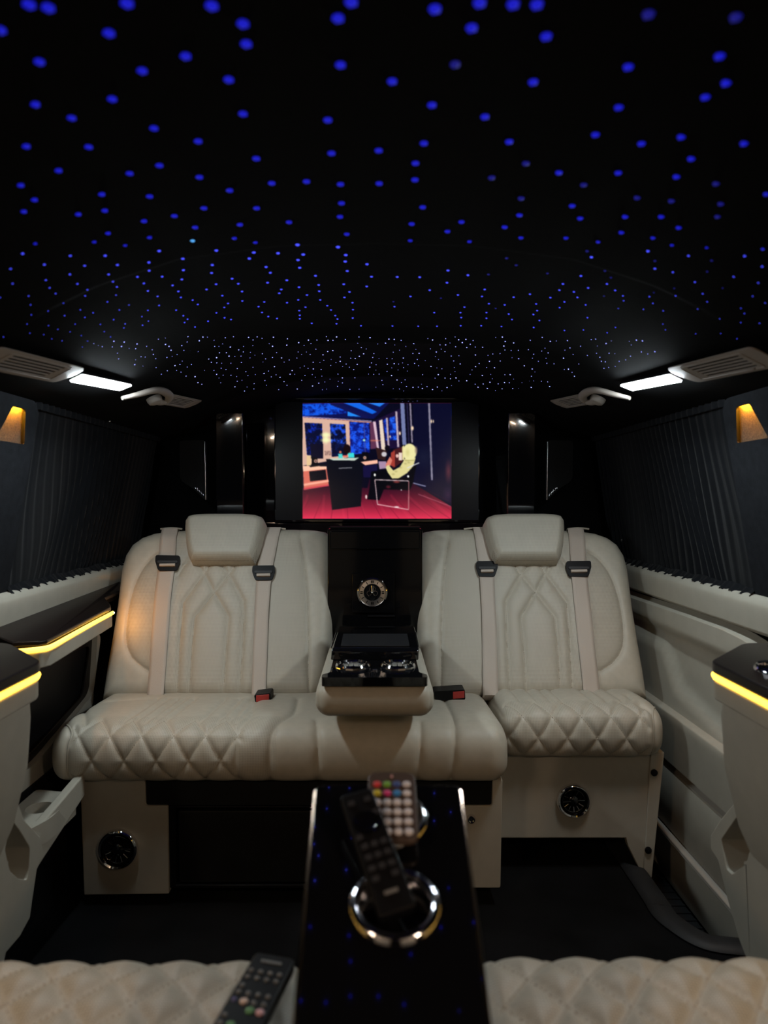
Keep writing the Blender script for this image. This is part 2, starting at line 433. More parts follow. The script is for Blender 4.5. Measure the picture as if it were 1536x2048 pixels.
# ================================================================== tail of the cabin
# glossy surround of the television
tv = thing('television', 'flat television glowing with a picture of a person in a pale hoodie', 'television', P(754, 1050, 2.5))
YT = 2.5
mat('screen_glass', (.006, .007, .012), .32, spec=.2)
def rect_px(x0, y0, x1, y1, Y): return [P(x0, y1, Y), P(x1, y1, Y), P(x1, y0, Y), P(x0, y0, Y)]
obj('casing', MB().prism(rect_px(548, 799, 960, 1045, YT), (0, .05, 0)), 'gloss_black', tv, bevel=.003)
obj('screen_panel', MB().prism(rect_px(551, 804, 957, 1040, YT - .002), (0, .004, 0)), 'screen_glass', tv)
def picture():
    X0, X1, Y0, Y1 = 110, 1465, 70, 1120; NW, NH, SS = 300, 232, 2
    W_, H_ = NW * SS, NH * SS
    gx, gy = np.meshgrid(X0 + (np.arange(W_) + .5) / W_ * (X1 - X0), Y0 + (np.arange(H_) + .5) / H_ * (Y1 - Y0))
    img = np.zeros((H_, W_, 3)); img[:] = (8, 8, 28)
    rng = np.random.RandomState(4)
    def noise(sc):
        g = rng.rand(int(1050 / sc) + 3, int(1355 / sc) + 3); fx = (gx - X0) / sc; fy = (gy - Y0) / sc
        ix = fx.astype(int); iy = fy.astype(int); a = fx - ix; b = fy - iy
        return (g[iy, ix] * (1 - a) + g[iy, ix + 1] * a) * (1 - b) + (g[iy + 1, ix] * (1 - a) + g[iy + 1, ix + 1] * a) * b
    tree = .55 * noise(26) + .45 * noise(9)
    def mask(pts):
        m = np.zeros(gx.shape, bool); n = len(pts)
        for i in range(n):
            (xa, ya), (xb, yb) = pts[i], pts[i - 1]
            if ya == yb: continue
            c = ((ya > gy) != (yb > gy)) & (gx < (xb - xa) * (gy - ya) / (yb - ya) + xa); m ^= c
        return m
    def poly(pts, c, a=1):
        m = mask(pts); img[m] = img[m] * (1 - a) + np.array(c) * a
    def leaf(pts, c0, c1, th=.5):
        m = mask(pts); k = np.clip((tree - th + .15) / .3, 0, 1)[..., None]; im = np.array(c0) * (1 - k) + np.array(c1) * k; img[m] = im[m]
    def ell(cx, cy, rx, ry, c, soft=.15, a=1):
        d = np.hypot((gx - cx) / rx, (gy - cy) / ry); k = (np.clip((1 - d) / soft, 0, 1) * a)[..., None]; img[:] = img * (1 - k) + np.array(c) * k
    def line(x0, y0, x1, y1, w_, c, a=1):
        L = math.hypot(x1 - x0, y1 - y0); nx, ny = -(y1 - y0) / L * w_ / 2, (x1 - x0) / L * w_ / 2
        poly([(x0 + nx, y0 + ny), (x1 + nx, y1 + ny), (x1 - nx, y1 - ny), (x0 - nx, y0 - ny)], c, a)
    poly([(110, 70), (900, 70), (760, 215), (110, 200)], (12, 18, 80))
    leaf([(110, 85), (340, 72), (520, 132), (515, 168), (110, 190)], (8, 20, 110), (20, 90, 235), .45)
    poly([(522, 140), (655, 197), (520, 190)], (35, 140, 250)); poly([(480, 70), (640, 70), (792, 150), (745, 172)], (20, 105, 235)); poly([(700, 70), (862, 70), (812, 106)], (35, 130, 245))
    poly([(668, 196), (690, 196), (700, 206)], (180, 200, 240))
    line(370, 75, 700, 205, 26, (18, 20, 80)); line(640, 70, 800, 150, 16, (16, 20, 70)); line(110, 196, 740, 236, 9, (150, 140, 190)); line(110, 206, 740, 248, 10, (215, 150, 130))
    poly([(112, 205), (535, 238), (548, 560), (110, 640)], (222, 180, 160)); line(540, 245, 555, 530, 10, (90, 50, 110))
    leaf([(130, 250), (290, 258), (300, 575), (195, 560), (152, 540)], (8, 12, 45), (15, 45, 190), .62); leaf([(360, 258), (500, 266), (516, 545), (378, 560)], (8, 12, 45), (30, 80, 230), .58)
    poly([(300, 440), (300, 575), (190, 575), (180, 440)], (14, 12, 34)); poly([(372, 430), (512, 445), (516, 545), (378, 560)], (10, 12, 40), .8)
    leaf([(540, 242), (718, 252), (722, 520), (552, 540)], (10, 22, 120), (30, 90, 245), .5); line(668, 245, 682, 520, 7, (70, 70, 140))
    for yy in (360, 408): ell(325, yy, 62, 28, (250, 255, 190), .8, .95)
    ell(325, 390, 30, 70, (250, 250, 190), .9, .9); ell(670, 408, 14, 14, (190, 255, 220), .6)
    for k in range(5): line(318 + 12 * k, 505, 320 + 12 * k, 545, 4, (70, 45, 50))
    poly([(722, 252), (1000, 120), (1000, 480), (730, 490)], (26, 14, 52)); poly([(722, 252), (752, 245), (790, 480), (730, 490)], (95, 50, 80))
    poly([(750, 240), (776, 240), (806, 480), (788, 490)], (222, 190, 205)); poly([(806, 232), (836, 220), (866, 500), (828, 510)], (235, 215, 195))
    leaf([(842, 230), (868, 212), (884, 410), (868, 410)], (10, 25, 120), (25, 80, 235)); leaf([(898, 205), (950, 190), (976, 405), (906, 410)], (10, 25, 120), (35, 100, 245))
    line(876, 205, 892, 460, 17, (185, 165, 180)); line(962, 148, 980, 470, 18, (190, 170, 185)); line(1016, 72, 1036, 450, 36, (115, 125, 170)); line(1060, 72, 1078, 450, 10, (40, 36, 70)); line(1088, 72, 1106, 430, 14, (140, 130, 150))
    poly([(1115, 72), (1465, 72), (1465, 1000), (1120, 800)], (10, 11, 40)); line(1259, 72, 1286, 770, 17, (140, 135, 155)); ell(1210, 560, 120, 140, (30, 36, 60), 1, .5)
    for (x, y, rx, ry) in ((1280, 238, 9, 24), (1298, 238, 7, 20), (1108, 300, 16, 26), (994, 346, 13, 22), (906, 376, 9, 16)): ell(x, y, rx, ry, (255, 225, 190), .6)
    line(730, 412, 820, 412, 5, (250, 150, 110), .7); ell(760, 412, 60, 16, (230, 120, 90), 1, .4)
    fl_ = [(112, 850), (350, 820), (700, 840), (720, 760), (1110, 795), (1465, 1010), (1465, 1120), (112, 1120)]
    m = mask(fl_); t = np.clip((gy - 800) / 310, 0, 1)[..., None]; im = np.array((45, 10, 34)) * (1 - t) ** 1.5 + np.array((228, 48, 84)) * t ** 1.2; img[m] = im[m]
    for k in range(12): line(220 + 95 * k, 880 - 10 * (k % 2), 60 + 155 * k, 1120, 5, (95, 14, 40), .5)
    for k in range(8): line(160 + 150 * k, 900, 90 + 200 * k, 1120, 22, (250, 70, 100), .12)
    line(1160, 895, 1455, 1005, 5, (190, 120, 130), .8); ell(1435, 690, 40, 130, (120, 50, 60), 1, .7); ell(1430, 900, 60, 90, (70, 40, 70), 1, .6); line(1115, 795, 1230, 825, 9, (150, 150, 180))
    poly([(112, 640), (330, 645), (332, 668), (118, 692)], (255, 200, 170)); poly([(118, 690), (332, 668), (352, 820), (125, 858)], (222, 112, 95)); poly([(172, 690), (322, 674), (332, 764), (182, 780)], (10, 10, 22)); line(122, 812, 350, 775, 20, (255, 175, 150)); line(122, 848, 350, 815, 14, (215, 70, 85))
    poly([(150, 545), (190, 545), (190, 635), (150, 640)], (235, 200, 150)); poly([(195, 560), (247, 566), (252, 632), (195, 636)], (10, 8, 12)); ell(232, 597, 19, 19, (255, 200, 180), .5); ell(232, 597, 10, 10, (60, 30, 30), .5); line(180, 648, 320, 630, 9, (20, 18, 20))
    poly([(325, 580), (625, 560), (662, 610), (642, 1005), (380, 1038), (342, 640)], (9, 11, 22)); poly([(345, 574), (625, 566), (585, 592), (390, 590)], (200, 215, 200)); line(440, 662, 562, 656, 7, (150, 150, 155))
    ell(515, 490, 36, 48, (22, 10, 14)); poly([(436, 532), (474, 530), (476, 570), (438, 570)], (80, 215, 210)); poly([(526, 526), (580, 522), (582, 566), (528, 566)], (60, 220, 220)); poly([(478, 545), (524, 545), (522, 562), (480, 562)], (235, 110, 95)); ell(455, 516, 12, 12, (200, 120, 90))
    poly([(650, 515), (706, 515), (716, 602), (652, 600)], (10, 8, 16)); ell(677, 567, 17, 19, (250, 210, 190), .5); ell(677, 567, 7, 7, (120, 50, 40)); poly([(640, 605), (792, 585), (795, 618), (680, 634)], (255, 190, 165)); line(690, 640, 696, 715, 14, (100, 80, 160)); poly([(660, 640), (790, 625), (790, 745), (665, 745)], (20, 16, 60))
    poly([(775, 472), (880, 505), (862, 590), (795, 580)], (48, 26, 26)); ell(852, 535, 28, 26, (205, 200, 205), .3); ell(880, 480, 24, 30, (15, 10, 18)); poly([(935, 495), (1015, 468), (1020, 600), (935, 665), (905, 600)], (70, 26, 30)); poly([(915, 520), (950, 500), (950, 650), (915, 640)], (165, 60, 50)); ell(970, 550, 14, 18, (235, 190, 180)); poly([(985, 520), (1015, 520), (1015, 590), (985, 590)], (235, 215, 200)); poly([(800, 600), (870, 600), (880, 660), (810, 670)], (170, 140, 170))
    poly([(735, 690), (905, 670), (945, 740), (850, 850), (810, 950), (700, 942), (720, 840)], (6, 6, 16)); ell(690, 920, 9, 20, (240, 220, 215))
    poly([(760, 690), (910, 690), (930, 760), (1060, 740), (1110, 640), (1150, 612), (1112, 800), (1085, 860), (785, 850)], (6, 6, 14))
    poly([(862, 640), (880, 600), (905, 555), (925, 590), (908, 640)], (225, 130, 110))
    poly([(1040, 575), (1138, 565), (1118, 640), (1060, 705), (985, 752), (925, 755), (885, 700), (866, 655), (890, 628), (935, 682), (995, 650)], (226, 216, 150))
    ell(1082, 515, 68, 80, (240, 233, 168), .12); poly([(1016, 470), (1032, 450), (1034, 590), (1018, 585)], (236, 226, 160)); ell(1142, 500, 16, 46, (150, 130, 110), .6, .8); ell(1065, 520, 26, 50, (205, 196, 120), .9, .6)
    line(1040, 592, 1125, 590, 10, (170, 160, 95), .7)
    for (x, y) in ((960, 690), (1000, 655), (1045, 620), (935, 715), (1075, 610)): ell(x, y, 20, 13, (160, 150, 90), .8, .5)
    ell(768, 722, 10, 14, (250, 250, 245)); ell(1070, 735, 10, 12, (250, 250, 245)); line(1060, 660, 1170, 612, 8, (225, 225, 230)); line(770, 765, 1075, 776, 8, (215, 190, 195)); line(768, 765, 792, 988, 8, (205, 175, 180)); line(1076, 780, 1074, 1035, 8, (190, 120, 125)); line(792, 988, 1072, 1035, 8, (235, 180, 185)); ell(965, 1012, 30, 9, (255, 235, 235), .6); ell(965, 785, 40, 14, (120, 50, 50), .6); ell(1008, 858, 6, 6, (230, 230, 230)); ell(890, 830, 30, 20, (90, 25, 40), .8)
    img = img.reshape(NH, SS, NW, SS, 3).mean((1, 3))
    k = img.copy()
    for ax in (0, 1): k = .25 * np.roll(k, 1, ax) + .5 * k + .25 * np.roll(k, -1, ax)
    img = np.clip(k, 0, 255) / 255
    lin = np.where(img <= .04045, img / 12.92, ((img + .055) / 1.055) ** 2.4)
    x0, x1, y0, y1 = 605, 903, 806, 1037.5
    pts = [[P(x0 + (x1 - x0) * i / (NW - 1), y0 + (y1 - y0) * j / (NH - 1), YT - .0035) for i in range(NW)] for j in range(NH)]
    m = MB().grid(pts); m.attr = {'picture': ('FLOAT_COLOR', np.c_[lin.reshape(-1, 3), np.ones(NW * NH)])}
    return m
mp = mat('screen_picture', (.002, .002, .003), .15)
at = mp.node_tree.nodes.new('ShaderNodeAttribute'); at.attribute_name = 'picture'
mp.node_tree.links.new(at.outputs['Color'], mp.node_tree.nodes['Principled BSDF'].inputs['Emission Color'])
mp.node_tree.nodes['Principled BSDF'].inputs['Emission Strength'].default_value = 1.0
obj('screen_picture', picture(), 'screen_picture', tv, smooth=False, label='lit picture of a red floored room with blue windows')
# surround
sur = thing('television_surround', 'glossy black surround framing the television', 'panel', P(754, 1060, 2.53))
obj('header', MB().prism(rect_px(487, 793, 1021, 799, 2.49), (0, .06, 0)), 'gloss_black', sur, bevel=.003)
obj('side_panel', MB().prism([P(960, 1060, 2.50), P(1019, 1060, 2.508), P(1019, 799, 2.508), P(960, 799, 2.50)], (0, .05, 0)), 'gloss_black', sur)
obj('lower_panel', MB().prism(rect_px(489, 1046, 1019, 1180, 2.50), (0, .05, 0)), 'gloss_black', sur, bevel=.002)
for x in (487.5, 1020):
    obj('edge_trim', MB().tube([P(x, 798, 2.49), P(x, 1060, 2.49)], .0035, 10), 'gloss_black', sur)
obj('header_trim', MB().tube([P(487, 797, 2.488), P(1021, 797, 2.488)], .0030, 10), 'gloss_black', sur)
# slim glossy pillars beside it
LAMP_C = {-1: V(-.555, 1.46, .24), 1: V(.555, 1.46, .24)}
def mirror_box(name, px, py, Y, w_, h_, zc, sx, parent=None, **kw):   # slab whose face is turned to reflect the lamp towards the aisle
    p = P(px, py, Y); n = nrm(nrm(V(0, 0, 0) - p) + nrm(LAMP_C[sx] - p)); yv = -n; xv = nrm(np.cross(yv, (0, 0, 1))); zv = np.cross(xv, yv)
    rot = Matrix((xv, yv, zv)).transposed(); q = p + zv * ((zc - p[2]) / zv[2])
    return obj(name, MB().box(q + yv * .01, (w_, .02, h_), rot), 'gloss_black', parent, bevel=.002, **kw)
mirror_box('gloss_pillar', 458, 838, 2.237, .084, .40, CAMZ + .075, -1, label='narrow glossy black pillar left of the television, mirroring a lamp', cat='panel', group='glossy black pillars')
mirror_box('gloss_pillar', 1044, 842, 2.237, .084, .40, CAMZ + .075, 1, label='narrow glossy black pillar right of the television, mirroring a lamp', cat='panel', group='glossy black pillars')
mirror_box('side_panel', 521, 865, 2.495, .100, .44, CAMZ + .10, -1, sur)
# loudspeakers
def speaker(mir, label):
    q = lambda x: 1505 - x if mir else x
    out = [(359, 881), (408, 880), (411, 1001), (386, 977), (360, 961)]
    t = thing('loudspeaker', label, 'speaker', P(q(386), 1000, 2.40), 'corner loudspeakers')
    po = lambda x, y, dy=0: P(q(x), y, 2.42 - (x - 385) * .0006 + dy)
    op = rounded(out, [6, 6, 4, 8, 10], 4)
    obj('grille', MB().prism([po(*p) for p in op], (0, .03, 0)), 'speaker_cloth', t, bevel=.003)
    for r_ in (20, 13, 7):
        ring = [po(383 + r_ * math.cos(a), 928 + r_ * 1.5 * math.sin(a), -.0015) for a in np.linspace(0, 2 * math.pi, 33)[:-1]]
        obj('cone_ring', MB().tube(ring, .0012, 6, closed=True), 'speaker_cloth', t)
    obj('edge_trim', MB().tube([po(409.5, 884, -.002), po(411.5, 1000, -.002)], .0012, 8), 'chrome_soft', t)
    sq = smoothline([po(391 + 16 * s, 975 + 15 * s + 2.6 * math.sin(26 * s) * (1 - .4 * s), -.004) for s in np.linspace(0, 1, 24)], 3) if not mir else smoothline([po(391 + 16 * s, 990 - 15 * (1 - s) + 2.6 * math.sin(26 * s), -.004) for s in np.linspace(0, 1, 24)], 3)
    obj('badge', MB().tube(sq, .0011, 6), 'chrome_soft', t, label='small silver script badge')
mat('speaker_cloth', (.016, .017, .019), .8, bump=.6, bscale=500)
speaker(False, 'dark corner loudspeaker left of the television'); speaker(True, 'dark corner loudspeaker right of the television')

# glossy tower between the backrests, with the clock
tower = thing('centre_tower', 'glossy black tower between the rear backrests', 'panel', P(750, 1300, 2.0))
YC = 2.02
obj('face_panel', MB().prism(rect_px(655, 1058, 845, 1420, YC), (0, .10, 0)), 'gloss_tower', tower, bevel=.004)
obj('glare_cap', MB().box(P(750, 1057, YC) + np.array([0, .05, .002]), (.262, .096, .004)), 'matt_black', tower)  # matt slab added to kill the screen's reflection on the tower top
obj('top_panel', MB().prism(rect_px(660, 1062, 840, 1098, YC - .008), (0, .012, 0)), 'gloss_tower', tower, bevel=.003)
obj('clock_plate', MB().prism(rect_px(704, 1146, 789, 1226, YC - .006), (0, .008, 0)), 'gloss_tower', tower, bevel=.002)
obj('seam_strip', MB().prism(rect_px(735, 1231, 790, 1234, YC - .006), (0, .008, 0)), 'black_plastic', tower, bevel=.001)
clk = thing('clock', 'round silver clock with open centre on the glossy tower', 'clock', P(744, 1218, YC - .006))
cc = P(744.5, 1184.5, YC - .006); s_ = YC / FPX
obj('bezel', MB().lathe([(31.5 * s_, 0), (31.5 * s_, .004), (30 * s_, .009), (27.5 * s_, .010), (26 * s_, .006), (26 * s_, 0)], cc, (0, -1, 0), 48), 'chrome', clk)
obj('chapter_ring', MB().lathe([(25.5 * s_, .003), (25.5 * s_, .005), (17.5 * s_, .0065), (16.5 * s_, .004)], cc, (0, -1, 0), 48), 'silver_face', clk)
obj('dial', MB().lathe([(17 * s_, .003), (.0003, .003)], cc, (0, -1, 0), 32), 'matt_black', clk)
for k in range(12):
    a = 2 * math.pi * k / 12; u = np.array([math.sin(a), 0, math.cos(a)]); t_ = np.array([math.cos(a), 0, -math.sin(a)])
    b_ = cc + np.array([0, -.0062, 0])
    w_ = 1.5 * s_ if k % 3 else 2.1 * s_
    m = MB()
    for o_ in ((0,) if k % 3 else (-1.6, 1.6)):
        q = b_ + t_ * o_ * s_
        m.prism([q + u * 18.8 * s_ - t_ * w_ / 2, q + u * 18.8 * s_ + t_ * w_ / 2, q + u * 24 * s_ + t_ * w_ / 2, q + u * 24 * s_ - t_ * w_ / 2], (0, -.0008, 0))
    obj('numeral', m, 'matt_black', clk)
def cring(dx, dy, r_, tk, mt='chrome', nm='gear_ring'):
    c = cc + np.array([dx * s_, -.005, -dy * s_])
    obj(nm, MB().tube([c + np.array([math.cos(a) * r_ * s_, 0, math.sin(a) * r_ * s_]) for a in np.linspace(0, 2 * math.pi, 25)[:-1]], tk * s_, 6, closed=True, up=(0, 1, 0)), mt, clk)
cring(0, 8, 6.5, 1.1); cring(-6, 1.5, 4.5, .55, 'chrome_soft'); cring(6, 1.5, 4.5, .55, 'chrome_soft'); cring(0, -7, 6, .45, 'chrome_soft')
for sx in (-1.2, 1.2):
    obj('hand', MB().tube([cc + np.array([sx * s_, -.006, 2 * s_]), cc + np.array([sx * 1.3 * s_, -.006, 13.5 * s_])], [.9 * s_, .35 * s_], 6), 'chrome', clk)
obj('hub', MB().lathe([(2.2 * s_, 0), (1.6 * s_, .003), (.0003, .004)], cc + np.array([0, -.004, 0]), (0, -1, 0), 16), 'chrome', clk)
# ================================================================== leather cushions
def bilinear(G, S, T, s, t):     # sample grid G[nt,ns,3] at params
    i = np.clip(np.searchsorted(S, s) - 1, 0, len(S) - 2); j = np.clip(np.searchsorted(T, t) - 1, 0, len(T) - 2)
    a = np.clip((s - S[i]) / (S[i + 1] - S[i]), 0, 1)[:, None]; b = np.clip((t - T[j]) / (T[j + 1] - T[j]), 0, 1)[:, None]
    return (G[j, i] * (1 - a) + G[j, i + 1] * a) * (1 - b) + (G[j + 1, i] * (1 - a) + G[j + 1, i + 1] * a) * b
def stitch_mesh(m, pts, nor, dash=.0036, gap=.0026, w_=.0011):
    p = np.array(pts); d = np.r_[0, np.cumsum(np.linalg.norm(np.diff(p, axis=0), axis=1))]
    k = 0.
    at_ = lambda q: np.array([np.interp(q, d, p[:, i]) for i in range(3)])
    while k + dash < d[-1]:
        a, b = at_(k), at_(k + dash); n = nor((k) / max(d[-1], 1e-6)); t = nrm(b - a); s = np.cross(t, n) * w_ / 2; u = n * .0008
        m.add([a + s - u, a - s - u, b - s - u, b + s - u, a * .75 + b * .25 + u, a * .25 + b * .75 + u], [(0, 1, 4), (1, 2, 5, 4), (2, 3, 5), (3, 0, 4, 5)])
        k += dash + gap
class Cushion:
    """Surface over parameters (s,t) with stitched grooves; base(s,t)->3D, normal(t)->3D."""
    def __init__(c, S, T, base, normal):
        c.S, c.T = S, T; c.s, c.t = np.meshgrid(S, T)
        c.B = base; c.N = normal
        c.px = PX0 + FPX * c.B[..., 0] / c.B[..., 1]; c.py = PY0 - FPX * (c.B[..., 2] - CAMZ) / c.B[..., 1]
        c.seams = []; c.pipes = []
    def to_st(c, pts):           # pixels on the surface -> (s,t)
        out = []
        away = (np.sum(c.N * (V(0, 0, 0) - c.B), -1) < 0) * 1e6
        for (x, y) in pts:
            k = np.argmin((c.px - x) ** 2 + (c.py - y) ** 2 + away); out.append((c.s.flat[k], c.t.flat[k]))
        return out
    def seam_px(c, pts, smooth=True, stitch=True):
        st = c.to_st(pts)
        if smooth and len(st) > 2: st = smoothline(st, 6)
        c.seams.append((np.array(st), stitch)); return np.array(st)
    def seam(c, st, stitch=True): c.seams.append((np.array(st, float), stitch))
    def finish(c, name, parent, h0, puff, wid, perf=None, back=None, caps=True, matname='leather', groove=.9):
        lines = [q for q, _ in c.seams]
        d = polydist(c.s, c.t, lines) if lines else np.full(c.s.shape, 1.)
        h = h0 + puff * (1 - np.exp(-(d / wid) ** groove)) - puff
        G = c.B + c.N * h[..., None]; c.G = G
        nt, ns = c.s.shape; m = MB().grid(G)
        pf = np.zeros(c.s.shape) if perf is None else perf(c.s, c.t)
        pf = pf * np.clip((d - .003) / .002, 0, 1)
        puv = np.stack([c.s + c.t, c.s - c.t, pf], -1).reshape(-1, 3)
        if caps == 'skirt':
            loop = [(0, i) for i in range(ns)] + [(j, ns - 1) for j in range(1, nt)] + [(nt - 1, i) for i in range(ns - 2, -1, -1)] + [(j, 0) for j in range(nt - 2, 0, -1)]
            idx = [j * ns + i for j, i in loop]; n0 = len(m.v)
            m.v += [tuple(np.array(m.v[k]) + back) for k in idx]; L = len(idx)
            m.f += [(idx[k], idx[(k + 1) % L], n0 + (k + 1) % L, n0 + k) for k in range(L)]; m.f.append(tuple(range(n0, n0 + L)))
            puv = np.r_[puv, np.zeros((L, 3))]
        elif caps:
            for i, rev in ((0, 0), (ns - 1, 1)):
                cen = G[:, i].mean(0); n0 = len(m.v); m.v.append(tuple(cen)); puv = np.r_[puv, np.zeros((1, 3))]
                for j in range(nt - 1): m.f.append((j * ns + i, (j + 1) * ns + i, n0))
        m.attr = {'puv': ('FLOAT_VECTOR', puv)}
        o = obj(name, m, matname, parent, angle=70)
        sm = MB()
        for st, flag in c.seams:
            if not flag: continue
            q = resample(st, .004); p3 = bilinear(G, c.S, c.T, q[:, 0], q[:, 1]); n3 = bilinear(c.N, c.S, c.T, q[:, 0], q[:, 1])
            stitch_mesh(sm, p3 + n3 * .0004, lambda f, n3=n3: n3[min(len(n3) - 1, int(f * len(n3)))])
        if sm.v: obj('stitching', sm, 'thread', o, smooth=False, kind='stuff')
        return o
    def line3(c, st, off=0.0, step=.008):
        q = resample(smoothline(st, 6) if len(st) > 2 else st, step)
        return bilinear(c.G, c.S, c.T, q[:, 0], q[:, 1]) + off * bilinear(c.N, c.S, c.T, q[:, 0], q[:, 1])

def swept(prof, xl, xr, nx, nt, r, rake=None):
    """cushion swept in x along a (Y,z) profile; edges rounded with radius r"""
    pr = resample(smoothline(prof, 8), n=nt); T = np.r_[0, np.cumsum(np.linalg.norm(np.diff(pr, axis=0), axis=1))]
    tg = np.gradient(pr, axis=0); tg /= np.linalg.norm(tg, axis=1)[:, None]
    N = np.stack([np.zeros(nt), tg[:, 1], -tg[:, 0]], 1)       # outward of the profile
    ar = np.sum(pr[:, 0] * np.roll(pr[:, 1], -1) - np.roll(pr[:, 0], -1) * pr[:, 1])
    if ar < 0: N = -N
    S = xl + (xr - xl) * cluster(nx, .35); s, t = np.meshgrid(S, T)
    d = np.minimum(s - xl, xr - s); ins = np.where(d < r, r - np.sqrt(np.maximum(r * r - (r - d) ** 2, 0)), 0)
    B = np.stack([s, np.repeat(pr[:, 0:1], nx, 1), np.repeat(pr[:, 1:2], nx, 1) + CAMZ], -1)
    Nn = np.repeat(N[:, None, :], nx, 1)
    B = B - Nn * ins[..., None]
    return Cushion(S, T, B, Nn)
def lattice(c, x0, t0, p, hr, xa, xb, ta, tb):
    for k in range(-30, 31):
        for sg in (1, -1):
            pts = [(x0 + k * p + sg * (t - t0) * (p / 2) / hr, t) for t in np.linspace(ta, tb, 60)]
            pts = [q for q in pts if xa <= q[0] <= xb]
            if len(pts) > 1: c.seam([pts[0], pts[-1]])
def t_at(c, x, y): return c.to_st([(x, y)])[0]

BENCH = [(1.97, -.524), (1.90, -.520), (1.80, -.514), (1.70, -.508), (1.645, -.507), (1.605, -.519), (1.583, -.545), (1.578, -.583), (1.586, -.617), (1.608, -.636), (1.66, -.640), (1.80, -.640), (1.95, -.640)]
def piping(c, parent, st_lines, off=.0012, r=.0022):
    for st in st_lines: obj('piping', MB().tube(c.line3(st, off), r, 6, up=(1, 0, 0)), 'piping', parent)

# ---- wide left bench cushion
seatL = thing('rear_bench', 'wide beige leather rear bench with quilted front, left of the single seat', 'seat', V(-.22, 1.75, -.93))
c = swept(BENCH, -.736, .300, 330, 190, .045)
for L in ([(108, 1412), (124, 1440), (141, 1463), (134, 1492), (132, 1530), (140, 1563)], [(171, 1447), (172, 1424), (188, 1408), (235, 1400), (300, 1397)],
          [(507, 1400), (500, 1430), (478, 1457), (470, 1500), (477, 1562)], [(596, 1396), (588, 1424), (552, 1452), (541, 1482), (541, 1562)],
          [(634, 1440), (634, 1500), (633, 1562)], [(840, 1444), (840, 1500), (838, 1562)], [(888, 1399), (908, 1437), (910, 1472), (901, 1560)]):
    c.seam_px(L, stitch=False)
x0, t0 = t_at(c, 219, 1472); x1, t1 = t_at(c, 251, 1524)
lattice(c, x0, t0, .0718, t1 - t0, -.685, -.305, t0 - (t1 - t0) * 1.0, t1 + (t1 - t0) * 1.0)
tch = t0 - (t1 - t0) * .95; tb = t_at(c, 400, 1396)[1]
for x in (302, 322, 343, 358, 377, 441, 472, 493, 509):
    xs = (x - PX0) / FPX * 1.80; c.seam([(xs - .012, tch + .012), (xs - .004, tch - .03), (xs, tb)], False)
perfL = lambda s, t: ((s > -.67) & (s < -.22) & (t > tch - .02)).astype(float)
co = c.finish('seat_cushion', seatL, 0.0, .0075, .0075, perfL, groove=1.15)
piping(c, co, [c.to_st([(108, 1410), (124, 1438), (142, 1462), (135, 1492), (132, 1530), (140, 1563)])])
cb = c
# ---- single right cushion
seatR = thing('passenger_seat', 'single beige leather rear seat with quilted front by the sliding door', 'seat', V(.5, 1.85, -.93))
c = swept([(y + .142, z + .004) for y, z in BENCH], .304, .709, 150, 170, .045)
for L in ([(1281, 1409), (1304, 1424), (1309, 1455), (1305, 1515)], [(1250, 1404), (1262, 1396), (1255, 1390)], [(978, 1397), (1000, 1420), (1008, 1432)]):
    c.seam_px(L, stitch=False)
x0, t0 = t_at(c, 1106.6, 1432); x1, t1 = t_at(c, 1076, 1478)
lattice(c, x0, t0, .0716, t1 - t0, .32, .665, t0 - (t1 - t0) * 1.0, t1 + (t1 - t0) * 1.0)
tch2 = t0 - (t1 - t0)
for x in (1030, 1062, 1088, 1110, 1170, 1195, 1225): xs = (x - PX0) / FPX * 1.86; c.seam([(xs, tch2), (xs, 0.02)], False)
cR = c
coR = c.finish('seat_cushion', seatR, 0.0, .0075, .0075, lambda s, t: ((s > .32) & (s < .66) & (t > tch2)).astype(float), groove=1.15)
piping(c, coR, [c.to_st([(1333, 1398), (1318, 1410), (1306, 1424), (1309, 1455), (1305, 1515)])])

